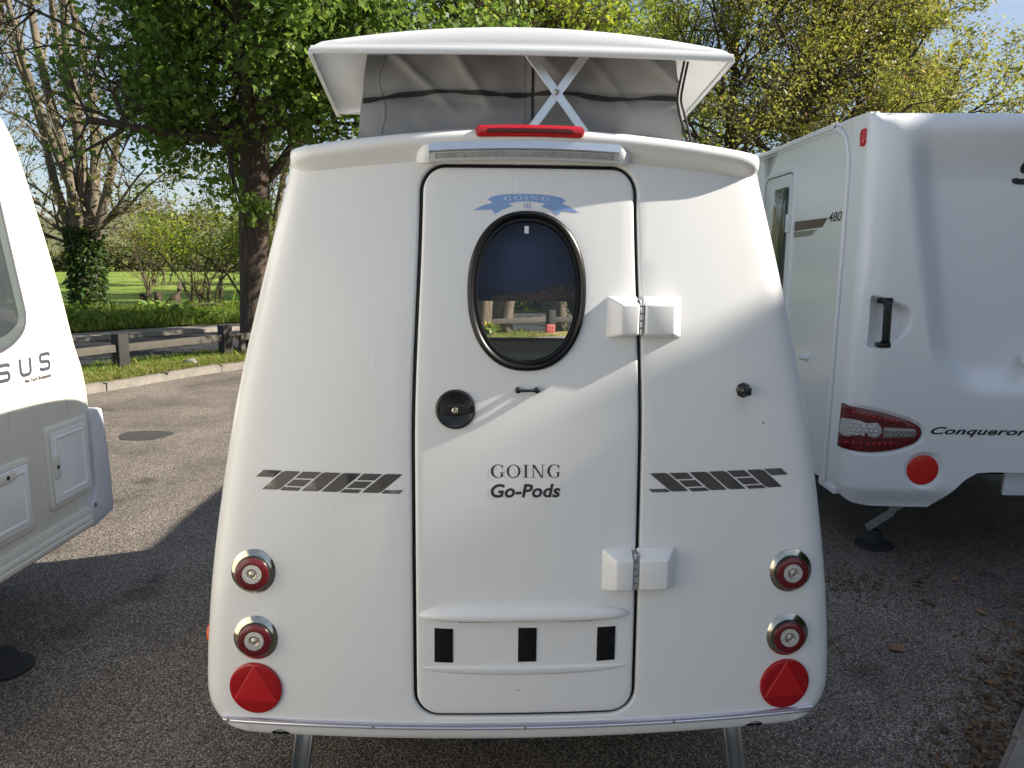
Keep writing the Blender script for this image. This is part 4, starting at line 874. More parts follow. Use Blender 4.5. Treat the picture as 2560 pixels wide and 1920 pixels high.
# corner marker, grab handle, tail lamp, reflector, badge, plate
mk = raised('marker_lamp', roundpoly([(-.058, 2.315), (-.062, 2.385), (-.050, 2.405), (-.018, 2.405), (-.016, 2.335), (-.030, 2.312)], .014, 4), M['redlite'], VR, rm, .018, .05, .008)
def handle():
    P = []; L = []
    for v in np.linspace(1.255, 1.515, 15):
        e = min(v - 1.255, 1.515 - v); out = .010 + .004 * smooth01(e / .05) - (0 if e > .03 else .025 * (1 - e / .03)); w_ = .020 if e > .03 else .028
        c_ = rm(.160 + (v - 1.38) * -.03, v, 0); y0 = YR - 7.0 + .002
        L.append([Vector((c_.x + a * w_, y0 - out - b, v)) for a, b in ((-1, -.008), (-1, .004), (-.55, .010), (.55, .010), (1, .004), (1, -.008))])
    g_ = loft('grab_handle', L, M['black'], VR, caps=True, ang=30)
    box('handle_foot', rm(.15, 1.5).x - .03, rm(.15, 1.5).x + .035, YR - 7.0 - .008, YR - 7.0 + .045, 1.488, 1.520, M['black'], g_, .006)
    box('handle_foot', rm(.16, 1.27).x - .03, rm(.16, 1.27).x + .035, YR - 7.0 - .008, YR - 7.0 + .045, 1.250, 1.278, M['black'], g_, .006)
handle()
tl_ = raised('tail_lamp', resample(LMP, .04), M['redlens'], VR, rm, .016, .03, .006)
def rl_(u, v, o=0): return rm(u, v, o + .016)
c1 = roundpoly([(-.008, .845), (.045, .848), (.165, .832), (.188, .805), (.186, .775), (.165, .752), (.02, .748), (-.012, .760)], .012, 4); c2 = roundpoly([(.196, .812), (.365, .806), (.372, .780), (.365, .758), (.196, .752)], .006, 3)
raised('clear_lens', c1, M['clear'], tl_, rl_, .004, .03, .002); raised('clear_lens', c2, mat('smoke_lens', (.20, .19, .18), .15, var=.4, scale=60, coat=.6), tl_, rl_, .003, .03, .0015)
def studs(name, pts, r_, m):
    for u, v in pts:
        c_ = rl_(u, v, .003); lathe(name, [(r_, -.001), (r_ * .9, .0025), (r_ * .4, .0042), (0, .0044)], m, tl_, c_, (0, -1, 0), 10)
studs('led', [(.045 + .026 * i + (.010 if j % 2 else 0), .765 + .021 * j) for j in range(4) for i in range(5)], .0075, mat('led_clear', (.62, .63, .66), .08, .5, coat=.7))
studs('led', [(.215 + .025 * i, .768 + .024 * j) for j in range(2) for i in range(6)], .008, mat('led_smoke', (.34, .34, .28), .1, .5, coat=.7))
studs('led', [(.05 + .03 * i, .885 - .0055 * i) for i in range(8)] + [(.03 + .03 * i, .715 + .001 * i) for i in range(8)], .008, M['redlite'])
def rr2(u, v, o=0): return rm(RFC[0] + u, RFC[1] + v, o)
raised('reflector', [(.085 * math.cos(t), .085 * math.sin(t)) for t in np.linspace(0, 2 * math.pi, 48, endpoint=False)], mat('red_disc', (.62, .022, .012), .3, var=.1, scale=30), VR, rr2, .006, .05, .003)
lettering('lettering', 'Conqueror', .448, .965, .765, .820, M['ink'], VR, rm, .002, shear=.35, bold=.03, spacing=1.05)
sf = glyph['S']; P = [(.795 + u * .16 + v * .04, 2.125 + v * .125) for u, v in sf]; q = stroke(P, .015); n = len(P); V, F = strip(q[:n], q[n:][::-1], False); mesh('lettering', [rm(u, v, .003) for u, v in V], F, M['ink'], VR, smooth=False)
raised('plate_holder', rrect(.915, 1.285, .415, .563, .006), M['whitevinyl'], VR, lambda u, v, o=0: rt(XR + u, 4.03 - o, v), .012, .2, .003)
box('rear_fitting', XR + .925 - 2.96, XR + .99 - 2.96, 3.945 - 7, 4.03 - 7, 1.165, 1.215, M['vanwhite'], VR, .006)
box('corner_foot', XR - .005 - 2.96, XR + .05 - 2.96, 4.10 - 7.0, 4.32 - 7.0, .385, .43, M['vanwhite'], VR, .012)
# steady : folding leg
sv = flat('steady_leg', (-.60, .355), (-.655, .20), .022, 4.30 - 7.0, M['steel'], VR); flat('steady_leg', (-.655, .215), (-.80, .115), .026, 4.29 - 7.0, M['steel'], VR); flat('steady_brace', (-.40, .35), (-.66, .185), .010, 4.33 - 7.0, M['steel'], VR)
box('steady_rail', -.66, -.38, 4.26 - 7, 4.36 - 7, .335, .365, M['steel'], VR, .004)
lathe('steady_foot', [(.11, 0), (.11, .01), (.06, .03), (.03, .10), (0, .10)], M['tyre'], VR, (-.74, 4.30 - 7.0, .003), (0, 0, 1), 20)
for s in (-1, 1):
    wv = lathe('wheel', [(.16, -.09), (.27, -.095), (.32, -.08), (.33, -.04), (.33, .04), (.32, .08), (.27, .095), (.2, .09)], M['tyre'], VR, (s * .92, -.4, .33), (s, 0, 0), 30)
    lathe('rim', [(.21, .07), (.2, .09), (.1, .075), (0, .08)], M['alu'], wv, (s * .92, -.4, .33), (s, 0, 0), 24)
# ------------------------------------------------------------------ low timber fence along the verge
def at_k(i0, d):
    P = koff(d); return P
FP = koff(1.12); fseg = np.linalg.norm(np.diff(FP, axis=0), axis=1); fcum = np.concatenate([[0], np.cumsum(fseg)])
def fpt(s): return np.array([np.interp(s, fcum, FP[:, 0]), np.interp(s, fcum, FP[:, 1])])
# arc position nearest to the first post seen (-5.75, 10.79)
ss = np.linspace(0, fcum[-1], 4000); s0 = ss[np.argmin([np.hypot(*(fpt(s) - np.array([-5.75, 10.79]))) for s in ss])]
fa = fpt(s0); fence = thing('timber_fence', 'low fence of tarred square posts and a pale weathered rail along the verge', 'fence', (fa[0], fa[1], .09))
rnd = random.Random(6); pme = None
s1 = ss[np.argmin([np.hypot(*(fpt(s) - np.array([.77, 17.0]))) for s in ss])]; dp = (s1 - s0) / round((s1 - s0) / 1.93)
posts = [s0 + dp * i for i in range(-2, 12)]
for i, s in enumerate(posts):
    p = fpt(s); d = fpt(s + .1) - p; a = math.atan2(d[1], d[0])
    if pme is None:
        o = box('post', -.085, .085, -.085, .085, -.15, .50, M['tarwood'], fence, .012); pme = o.data
        bm = bmesh.new(); bm.from_mesh(pme)
        for v in bm.verts:
            if v.co.z > .4: v.co.z += .010 * math.sin(v.co.x * 40)
        bm.to_mesh(pme); bm.free()
    else: o = bpy.data.objects.new('post', pme); C.objects.link(o); o.parent = fence
    o.location = (p[0] - fa[0], p[1] - fa[1], 0); o.rotation_euler = (rnd.uniform(-.02, .02), rnd.uniform(-.02, .02), a + rnd.uniform(-.05, .05))
for s, e in zip(posts[:-1], posts[1:]):
    p = fpt(s); q = fpt(e); m_ = (p + q) / 2; L_ = np.hypot(*(q - p)); a = math.atan2(q[1] - p[1], q[0] - p[0])
    o = box('rail', -L_ / 2 + .088, L_ / 2 - .088, -.045, .045, .235, .345, M['wood'], fence, .008); o.location = (m_[0] - fa[0], m_[1] - fa[1], 0); o.rotation_euler = (rnd.uniform(-.03, .03), rnd.uniform(-.012, .012), a)
pp = fpt(posts[3]); ow = box('marker_post', -.04, .04, -.03, .03, -.12, .33, M['wood'], None, .006); ow.location = (pp[0] + .22, pp[1] + .16, .09); ow.rotation_euler = (0, .03, .9)
tag(ow, 'short pale wooden stake right beside the tarred fence post by the camper', 'stake')
bk = box('brick', -.105, .105, -.05, .05, 0, .19, M['brickm'], None, .006); bk.location = (.84, 16.6, .095); bk.rotation_euler = (0, .05, .5); tag(bk, 'red brick standing on the straw verge, seen through the oval window', 'brick')
for dx, dz in ((-.05, .05), (-.05, .12), (.03, .05), (.03, .12)):
    h = box('hole', dx - .012, dx + .012, -.0515, -.049, dz - .018, dz + .018, M['blackm'], bk)
stn = mesh('stone', *tube_np([(0, 0, 0), (.05, .02, .04), (.14, .03, .05), (.2, .03, .01)], [.05, .075, .07, .03], 7), M['kerb']); q = koff(.62)[33]; stn.location = (-5.0, 11.15, .07); tag(stn, 'small brown stone lying on the grass verge in front of the fence', 'stone')
# ------------------------------------------------------------------ foliage generators
def frame(n):
    n = n / (np.linalg.norm(n, axis=1)[:, None] + 1e-9); h = np.where(np.abs(n[:, 2:3]) < .9, np.array([[0, 0, 1.]]), np.array([[1., 0, 0]])); a = np.cross(n, h); a /= np.linalg.norm(a, axis=1)[:, None] + 1e-9; return n, a, np.cross(n, a)
LEAF = {'maple': (np.array([(0, 0, 0), (.50, .28, .05), (.42, .62, .0), (.14, .62, .04), (0, 1.0, -.06), (-.14, .62, .04), (-.42, .62, .0), (-.50, .28, .05)]), [(0, 1, 2, 3), (0, 3, 4, 5), (0, 5, 6, 7)]),
        'oval': (np.array([(0, 0, 0), (.28, .42, .06), (0, 1.0, -.04), (-.28, .42, .06)]), [(0, 1, 2), (0, 2, 3)])}
def leaves(name, P, size, m, parent, rng, shape='oval', droop=.5, updir=.5, sizevar=.35):
    """one leaf at every point of P: axis hangs outward/down, blade faces mostly up"""
    n = len(P); S, Fc = LEAF[shape]; k = len(S)
    ax = rng.normal(0, 1, (n, 3)); ax[:, 2] = ax[:, 2] * .45 - droop; ax /= np.linalg.norm(ax, axis=1)[:, None]
    nr = rng.normal(0, .55, (n, 3)); nr[:, 2] += updir; nr -= ax * np.sum(nr * ax, 1)[:, None]; nr /= np.linalg.norm(nr, axis=1)[:, None] + 1e-9; sd_ = np.cross(ax, nr)
    sz = size * np.exp(rng.normal(0, sizevar, n))[:, None, None]
    V = P[:, None, :] + sz * (S[None, :, 0:1] * sd_[:, None, :] + S[None, :, 1:2] * ax[:, None, :] + S[None, :, 2:3] * nr[:, None, :])
    b = (np.arange(n) * k)[:, None, None]; F = (b + np.array(Fc)[None]).reshape(-1, len(Fc[0]))
    return mesh_np(name, V.reshape(-1, 3), F, m, parent)
def limbs(name, segs, m, parent, sides=6):
    """all limbs of ONE tree as tapered tubes: segs = (p0, p1, r0, r1); thin twigs get three sides"""
    A = np.array([s[0] for s in segs]); B = np.array([s[1] for s in segs]); r0 = np.array([s[2] for s in segs]); r1 = np.array([s[3] for s in segs]); VV, FF, base = [], [], 0
    for k, sd_ in ((r0 > .03, sides), (r0 <= .03, 3)):
        if not k.any(): continue
        d, a, b = frame(B[k] - A[k]); t = np.linspace(0, 2 * np.pi, sd_, endpoint=False); c, s = np.cos(t), np.sin(t)
        ring = a[:, None, :] * c[None, :, None] + b[:, None, :] * s[None, :, None]; ex = d * (r1[k] * .6)[:, None]
        V = np.concatenate([A[k][:, None] + ring * r0[k][:, None, None], (B[k] + ex)[:, None] + ring * r1[k][:, None, None]], 1).reshape(-1, 3)
        i = np.arange(sd_); q = np.stack([i, (i + 1) % sd_, sd_ + (i + 1) % sd_, sd_ + i], 1)
        FF.append(((np.arange(int(k.sum())) * 2 * sd_)[:, None, None] + q[None]).reshape(-1, 4) + base); VV.append(V); base += len(V)
    return mesh_np(name, np.concatenate(VV), np.concatenate(FF), m, parent, True)
def grow(rng, p, d, L, r, lev, cfg, segs, tips):
    """rng: random.Random; plain-float recursion"""
    c = cfg[lev]; n = max(2, int(L / c['step'])); px, py_, pz = p; dx, dy, dz = d; r_end = r * c.get('taper', .35); w = c['wob']; up = c.get('up', 0); g = rng.gauss; ln = L / n
    lam = c['kids'] / n / (1 - c['start'] + 1e-6); last = lev + 1 >= len(cfg)
    for i in range(n):
        dx += g(0, w); dy += g(0, w); dz += g(0, w) + up; k = 1 / math.sqrt(dx * dx + dy * dy + dz * dz); dx *= k; dy *= k; dz *= k
        q = (px + dx * ln, py_ + dy * ln, pz + dz * ln); ra = r + (r_end - r) * i / n; rb = r + (r_end - r) * (i + 1) / n
        segs.append(((px, py_, pz), q, ra, rb)); f = (i + 1) / n
        if not last and f > c['start']:
            kn = int(lam) + (rng.random() < lam - int(lam))
            for _ in range(kn):
                an = g(c['ang'], 9) * math.pi / 180; az = rng.uniform(0, 2 * math.pi); h = math.hypot(dx, dy) + 1e-6; ax, ay = -dy / h, dx / h; bx, by, bz = -dz * ay, dz * ax, dx * ay - dy * ax
                ca, sa, cz, sz = math.cos(an), math.sin(an), math.cos(az), math.sin(az)
                nd = (dx * ca + (ax * cz + bx * sz) * sa, dy * ca + (ay * cz + by * sz) * sa, dz * ca + bz * sz * sa)
                cl = L * c['ratio'] * rng.uniform(.65, 1.25) * (1.15 - .5 * f); grow(rng, q, nd, cl, min(rb * .72, cfg[lev + 1].get('rmax', 9) * rng.uniform(.7, 1.1)), lev + 1, cfg, segs, tips)
        if lev >= len(cfg) - 2: tips.append((q, (dx, dy, dz)))
        px, py_, pz = q
def trunk(name, P, R, m, parent, n=18, seed=0):
    rg = np.random.default_rng(seed); V, F = tube_np(P, R, n); V = [v.copy() for v in V]
    ph = rg.uniform(0, 6, 4)
    for i, v in enumerate(V):
        ring = i // n; c = Vector(P[ring]); k = i % n; t = 2 * math.pi * k / n; w_ = 1 + .06 * math.sin(3 * t + ph[0] + ring * .2) + .045 * math.sin(7 * t + ph[1] - ring * .15) + .03 * math.sin(13 * t + ph[2])
        v.xy = (c + (v - c) * w_).xy
    return mesh(name, V, F, m, parent)
def puff(tips, rng, per, spread, sel=None):
    T = np.array([t[0] for t in tips]); 
    if sel is not None: T = T[sel(T)]
    i = rng.integers(0, len(T), per); return T[i] + rng.normal(0, 1, (per, 3)) * np.array(spread)
def tree(name, label, base, trunkpts, trunkR, mains, cfg, barkm, leafm, nleaf, size, shape, seed, spread=(.22, .22, .18), sides=6, clump=0, droop=.5, updir=.5, extra=None, sel=None, group=None, sizevar=.35):
    rng = np.random.default_rng(seed); root = thing(name, label, 'tree', base, 0, group); segs, tips = [], []
    pr = random.Random(seed)
    for p, d, L, r in mains: grow(pr, p, tuple(np.array(d, float) / np.linalg.norm(d)), L, r, 0, cfg, segs, tips)
    trunk('trunk', [Vector(p) for p in trunkpts], trunkR, barkm, root, seed=seed); limbs('branches', segs, barkm, root, sides)
    if nleaf:
        T = np.array([t[0] for t in tips])
        if sel is not None: T = T[sel(T)]
        i = rng.integers(0, len(T), nleaf); P = T[i] + rng.normal(0, 1, (nleaf, 3)) * np.array(spread)
        if extra is not None: P = np.concatenate([P, extra])
        leaves('crown', P, size, leafm, root, rng, shape, droop, updir, sizevar)
    return root
TCFG = [dict(step=.5, wob=.10, up=.02, start=.15, kids=9, ang=50, ratio=.48, taper=.4), dict(step=.35, wob=.14, up=.0, start=.2, kids=6, ang=48, ratio=.5, taper=.4, rmax=.06), dict(step=.3, wob=.18, start=.15, kids=3, ang=45, ratio=.5, taper=.4, rmax=.022), dict(step=.15, wob=.2, start=.1, kids=0, ang=40, ratio=.5, taper=.5, rmax=.009)]
# big green maple left of the camper
z3 = [(0, 0, -.1), (.0, .0, .35), (.02, .0, 1.2), (.06, .0, 2.1), (.10, 0, 2.6), (.14, 0, 3.4), (.1, 0, 4.5), (.16, .1, 6.0), (.1, .1, 8.0)]
rngm = np.random.default_rng(3); mains = []
for z, az, el, L in ((2.7, 15, 40, 3.6), (3.3, 150, 22, 2.6), (3.7, 205, 14, 2.4), (3.6, 250, 12, 2.6), (3.6, -20, 18, 3.6), (3.9, 285, 12, 2.8), (4.3, 140, 25, 3.0), (4.2, 20, 15, 4.2), (4.6, 215, 20, 2.4), (4.7, 315, 15, 3.4), (5.2, 160, 25, 2.8), (5.2, 265, 18, 2.6), (5.6, 0, 20, 3.8), (5.8, 90, 25, 3.0), (6.2, 225, 35, 2.6), (6.4, 330, 30, 3.0), (7.0, 170, 45, 2.6), (7.4, 30, 45, 2.8), (7.8, 270, 55, 2.6), (4.5, 181, 4, 4.6), (4.0, 60, 25, 3.2), (4.9, 175, 10, 3.4)):
    mains.append(((.1, 0, z), (math.cos(rad(az)) * math.cos(rad(el)), math.sin(rad(az)) * math.cos(rad(el)), math.sin(rad(el))), L, .055 if 170 <= az <= 210 else .10))
T1 = tree('maple_tree', 'dense dark green maple with thick dark trunk, rising behind the left edge of the camper', (-4.52, 13.0, .08), z3, [.32, .26, .235, .24, .255, .22, .18, .14, .10], mains, TCFG, M['bark'], M['leafdk'], 60000, .086, 'maple', 11, (.20, .20, .16), droop=.75, updir=.35, sizevar=.28, sel=lambda T: (T[:, 2] > 2.35 + .25 * np.maximum(0, -T[:, 0])) & ((T[:, 0] > -1.75 - .45 * T[:, 1]) | (np.random.default_rng(1).random(len(T)) < .10)) & (T[:, 1] > -3.2))
# leafy sprout on the trunk
sp = np.random.default_rng(7); leaves('sprout', np.array([.20, -.24, 2.45]) + sp.normal(0, 1, (60, 3)) * np.array([.12, .05, .12]), .13, M['leafdk'], T1, sp, 'maple', .8, .2)
# row of trees with young yellowish leaves, following the verge to the right
YC = [dict(step=.6, wob=.09, up=.05, start=.2, kids=8, ang=42, ratio=.5, taper=.35), dict(step=.4, wob=.13, up=.02, start=.15, kids=6, ang=45, ratio=.5, taper=.4, rmax=.07), dict(step=.35, wob=.16, start=.15, kids=2.5, ang=42, ratio=.5, taper=.4, rmax=.025), dict(step=.2, wob=.2, start=.1, kids=0, ang=40, ratio=.5, taper=.5, rmax=.011)]
def rowtree(label, x, y, h, r, leafm, nleaf, size, seed, bare=2.6, lean=(0, 0), cr=1.0, spread=(.20, .20, .15), barkm='barkmid', group='trees along the verge', low=3.4, updir=.5):
    rg = np.random.default_rng(seed); hs = [-.1, .3, 1.2, 2.2, bare + .4, h * .45, h * .62, h * .8]; R = [r * 1.35, r * 1.08, r, r * .95, r * .9, r * .6, r * .42, r * .2]
    P = [(lean[0] * t / h * 2 + rg.normal(0, .05), lean[1] * t / h * 2 + rg.normal(0, .05), t) for t in hs]; mains = []; n = 17
    for i in range(n):
        f = i / n; z = bare + .3 + (h * .72 - bare) * f; az = i * 137.5 + rg.uniform(-20, 20); el = 12 + 50 * f + rg.uniform(-6, 10); L = cr * (3.6 - 1.5 * f) * h / 9 * rg.uniform(.85, 1.15)
        px = np.interp(z, hs, [p[0] for p in P]); pyy = np.interp(z, hs, [p[1] for p in P]); mains.append(((px, pyy, z), (math.cos(rad(az)) * math.cos(rad(el)), math.sin(rad(az)) * math.cos(rad(el)), math.sin(rad(el))), L, r * .38 * (1 - .4 * f)))
    return tree('verge_tree', label, (x, y, .08), P, R, mains, YC, M[barkm], leafm, nleaf, size, 'oval', seed, spread, 5, droop=.45, updir=updir, group=group, sel=lambda T: T[:, 2] > low)
rowtree('leaning verge tree, leftmost trunk seen through the oval window', -.58, 15.95, 8.8, .19, M['leafbrt'], 2600, .12, 21, 5.0, low=5.6, cr=.5)
rowtree('straight brown verge trunk, second from left in the oval window view', -.17, 16.6, 9.4, .205, M['leafbrt'], 3000, .12, 22, 5.2, low=5.8, cr=.5)
IVT = rowtree('ivy-clad verge trunk behind the brick, rightmost in the oval window view', 1.09, 17.6, 9.4, .17, M['leafbrt'], 3000, .12, 23, 5.0, low=5.6, cr=.5)
rowtree('bright yellow-green tree across the road, topping the left half of the pop-up roof', -1.2, 33.0, 14.0, .26, M['leafbrt'], 21000, .13, 20, 4.0, low=5.0, group='trees across the road')
rowtree('bright green tree across the road, topping the right half of the pop-up roof', 4.6, 34.5, 14.0, .26, M['leafbrt'], 21000, .13, 19, 4.0, low=5.0, group='trees across the road')
rowtree('bronze-tinged verge tree with open dark branches, just right of the pop-up roof', 7.0, 25.0, 12.5, .24, M['leafyel'], 20000, .09, 24, 3.2, low=4.2, barkm='bark')
rowtree('yellow-green verge tree with forked branches above the right caravan door', 9.2, 24.4, 12.5, .25, M['leafyel'], 44000, .092, 25, 2.8, low=3.6, barkm='bark')
rowtree('broad yellow-green verge tree above the rear of the right caravan', 12.0, 26.2, 12.2, .26, M['leafyel'], 54000, .094, 26, 2.4, low=3.0, cr=1.0, barkm='bark')
rowtree('rounded yellow verge tree at the sloping right end of the row', 15.2, 30.5, 9.2, .26, M['leafyel'], 36000, .105, 27, 2.0, low=2.6, cr=.9)
rowtree('small distant tree at the right picture edge, lowest of the row', 26.0, 39.0, 9.0, .24, M['leafyel'], 9000, .18, 28, 1.6, low=2.4)
rowtree('distant tree half hidden behind the right caravan roof at the picture edge', 34.5, 44, 11.6, .24, M['leafshrub'], 9000, .20, 29, 1.6, low=2.4)
# ivy on the window-view trunk, yellow flowers at the foot of the first
rg = np.random.default_rng(31)
def ivy(parent, r, z1, n, seed, size=.07, off=(0, 0)):
    q = np.random.default_rng(seed); a = q.uniform(0, 2 * np.pi, n); z = z1 * q.uniform(0, 1, n) ** .9; rr_ = r * (1.06 + np.abs(q.normal(0, .16, n)))
    leaves('ivy', np.stack([off[0] + rr_ * np.cos(a), off[1] + rr_ * np.sin(a), z], 1), size, M['ivy'], parent, q, 'oval', .7, .1)
ivy(IVT, .215, 3.6, 1500, 33, .085)
dfd = thing('daffodil_clump', 'clump of yellow daffodils at the foot of the leftmost window-view trunk', 'flowers', (-.50, 15.55, .09)); q = np.random.default_rng(35)
leaves('foliage', np.stack([q.normal(.03, .05, 60), q.normal(0, .04, 60), q.uniform(.15, .30, 60)], 1), .13, M['grass'], dfd, q, 'oval', .9, .1); leaves('blossom', np.stack([q.normal(0, .06, 26), q.normal(-.05, .04, 26), q.uniform(.22, .34, 26)], 1), .05, mat('daffodil', (.75, .55, .03), .6), dfd, q, 'maple', .1, .2)
# multi-stemmed bare tree beyond the road
BC = [dict(step=.5, wob=.05, up=.02, start=.12, kids=11, ang=42, ratio=.30, taper=.25), dict(step=.3, wob=.12, up=.03, start=.12, kids=5, ang=45, ratio=.5, taper=.35, rmax=.04), dict(step=.3, wob=.16, start=.1, kids=2.2, ang=42, ratio=.55, taper=.4, rmax=.018), dict(step=.15, wob=.2, start=.1, kids=0, ang=40, ratio=.5, taper=.5, rmax=.008)]
def baretree(label, x, y, stems, seed, nleaf, h0=2.0, trunkr=.31, low=()):
    mains = [((sx, sy, sz), (dx, dy, 1), L, r) for sx, sy, sz, dx, dy, L, r in stems] + list(low)
    return tree('multi_stem_tree', label, (x, y, .1), [(0, 0, -.2), (.02, 0, .5), (.0, 0, 1.4), (.02, 0, 2.0), (.05, 0, 2.5), (.05, 0, 2.9)], [trunkr * 1.1, trunkr, trunkr * .98, trunkr * 1.05, trunkr * .95, trunkr * .5], mains, BC, M['barklt'], M['leafbud'], nleaf, .075, 'oval', seed, (.10, .10, .08), 6, droop=.3, updir=.3, group='bare trees beyond the road')
BT = baretree('tall bare multi-stem tree with ivy round its foot, beyond the road at left', -11.6, 20.3, [(-.15, 0, 2.3, -.05, 0, 9.5, .15), (.12, .1, 2.4, .03, .05, 10, .17), (.30, 0, 2.3, .14, .0, 9.5, .15), (.42, -.1, 2.1, .34, -.1, 6.5, .13), (-.3, .1, 2.0, -.30, .1, 6.5, .13), (.1, -.2, 2.2, .10, -.2, 8, .12), (-.05, .2, 2.2, -.14, .2, 8, .13)], 41, 9000,
    low=[((.2, -.1, 2.0), (.9, -.2, .6), 3.6, .055), ((.2, 0, 2.2), (.9, -.4, .4), 4.2, .05), ((-.2, 0, 2.0), (-.9, -.2, .6), 3.6, .06), ((-.2, -.1, 1.9), (-.9, -.3, .4), 3.0, .05), ((-.1, -.2, 2.2), (-.5, -.8, .9), 3.2, .045)])
ivy(BT, .335, 2.4, 5200, 43, .095)
baretree('slender bare tree at the left picture edge, partly hidden by the cream caravan', -15.6, 21.5, [(0, 0, 2, -.02, 0, 9, .17), (.2, .1, 2, .10, .05, 8, .13), (-.2, 0, 2, -.18, .0, 8, .13), (.1, -.2, 2.2, .2, -.1, 7, .1)], 45, 6000, trunkr=.30)
baretree('bare tree standing behind the green maple, farther across the road', -9.0, 27.5, [(0, 0, 2, -.02, 0, 8, .15), (.2, .1, 2, .14, .05, 8, .14), (-.2, 0, 2, -.2, .0, 7, .12)], 46, 9000, trunkr=.26)
# shrubs and thicket on the bank
def shrub(label, x, y, rx, ry, h, n, size, m, seed, z0=.3, group='shrubs along the bank', stems=8, name='shrub'):
    q = np.random.default_rng(seed); root = thing(name, label, 'shrub', (x, y, .05), 0, group); segs, tips = [], []
    cf = [dict(step=.3, wob=.16, up=.03, start=.15, kids=7, ang=40, ratio=.45, taper=.35), dict(step=.22, wob=.2, start=.1, kids=5, ang=45, ratio=.5, taper=.4, rmax=.02), dict(step=.18, wob=.22, start=.1, kids=0, ang=40, ratio=.5, taper=.5, rmax=.009)]
    pr = random.Random(seed)
    for i in range(stems):
        a = q.uniform(0, 6.28); grow(pr, (q.normal(0, rx * .2), q.normal(0, ry * .2), 0), (math.cos(a) * rx / h * .8, math.sin(a) * ry / h * .8, 1), h * q.uniform(.6, .95), .045, 0, cf, segs, tips)
    limbs('stems', segs, M['barkmid'], root, 5); T = np.array([t[0] for t in tips]); T = T[T[:, 2] > z0]; i = q.integers(0, len(T), n)
    leaves('foliage', T[i] + q.normal(0, 1, (n, 3)) * .16, size, m, root, q, 'oval', .4, .5); return root
shrub('bright yellow-green bush beside the maple trunk, beyond the road', -11.2, 27.0, 1.7, 1.4, 4.6, 7000, .08, M['leafshrub'], 51, 1.5, stems=7)
shrub('green bush behind the maple trunk, nearest the camper', -8.0, 24.0, 1.8, 1.5, 4.4, 7000, .08, M['leafbrt'], 52, 1.4, stems=6)
shrub('olive thicket behind the ivy-footed bare tree', -20.0, 42.0, 3.2, 2.0, 5.4, 7000, .12, M['leafbud'], 53, 1.6, stems=7)
shrub('sparse twiggy thicket left of the yellow-green bush', -15.0, 44.0, 3.2, 2.0, 5.8, 7000, .12, M['leafshrub'], 54, 1.6, stems=7)
shrub('thin leafy sapling standing in front of the meadow', -10.7, 22.0, .5, .5, 2.4, 240, .07, M['leafbud'], 55, .6, stems=2, name='sapling')
shrub('low twiggy sapling beside the pointed stump', -9.3, 22.3, .8, .6, 1.7, 340, .07, M['leafbud'], 56, .5, stems=3, name='sapling')
shrub('round green bush on the bank, seen through the oval window', .9, 24.0, 3.2, 1.4, 2.0, 9000, .09, M['leafbrt'], 57, .1, stems=16)
shrub('dark green bush behind the verge trunks, right of the window-view bush', 7.0, 27.0, 3.4, 1.6, 3.2, 9000, .10, M['leafshrub'], 58, .2, stems=14)
# stumps and fallen wood on the bank
st = trunk('tree_stump', [Vector(p) for p in ((-.28, 0, -.1), (-.12, 0, .10), (.10, 0, .32), (.22, 0, .62), (.27, 0, .92))], [.15, .17, .15, .07, .012], M['bark'], None, 9, 3); st.location = (-9.75, 21.3, .2); tag(st, 'dark pointed broken stump on the bank beyond the road', 'stump')
for x, y, h, lab in ((-11.05, 22.2, .42, 'short dark stump on the bank, left one of a pair'), (-10.5, 22.0, .50, 'short dark stump on the bank, right one of a pair'), (-8.15, 23.4, .5, 'small dark stump near the maple trunk on the bank')):
    s_ = trunk('tree_stump', [Vector((0, 0, -.2)), Vector((.01, 0, h * .5)), Vector((.0, 0, h))], [.13, .10, .09], M['bark'], None, 9, int(h * 50)); s_.location = (x, y, .2); tag(s_, lab, 'stump', 'stumps on the bank')
fb = mesh('fallen_branch', *tube_np([(0, 0, .08), (.4, .1, .16), (.9, .1, .20), (1.3, 0, .17)], [.06, .05, .04, .02], 7), M['barklt']); fb.location = (-9.4, 21.0, .2); tag(fb, 'pale fallen branch lying right of the pointed stump', 'branch')
# ------------------------------------------------------------------ grass, weeds, straw, leaf litter (uncountable)
def blades(name, P, h, w, m, seed, lean=.35, hv=.35):
    q = np.random.default_rng(seed); n = len(P); a = q.uniform(0, 2 * np.pi, n); hh = h * np.exp(q.normal(0, hv, n)); ww = w * q.uniform(.6, 1.4, n); la = q.uniform(0, 2 * np.pi, n); ll = np.abs(q.normal(0, lean, n)) * hh
    sx = np.stack([np.cos(a), np.sin(a), np.zeros(n)], 1) * ww[:, None]; tip = P + np.stack([np.cos(la) * ll, np.sin(la) * ll, hh], 1); mid = P + np.stack([np.cos(la) * ll * .35, np.sin(la) * ll * .35, hh * .6], 1)
    V = np.stack([P - sx, P + sx, mid + sx * .7, tip, mid - sx * .7], 1).reshape(-1, 3); F = (np.arange(n) * 5)[:, None] + np.arange(5)[None]; return kind(mesh_np(name, V, F, m), 'stuff')
def strewn(n, d0, d1, seed, cond=None, z=.09):
    q = np.random.default_rng(seed); i = q.uniform(24, 62, n); d = q.uniform(d0, d1, n); t = np.gradient(KC, axis=0); t /= np.linalg.norm(t, axis=1)[:, None]
    X = np.interp(i, np.arange(len(KC)), KC[:, 0]); Y = np.interp(i, np.arange(len(KC)), KC[:, 1]); tx = np.interp(i, np.arange(len(KC)), t[:, 0]); ty = np.interp(i, np.arange(len(KC)), t[:, 1])
    return np.stack([X - ty * d, Y + tx * d, np.full(n, z)], 1)
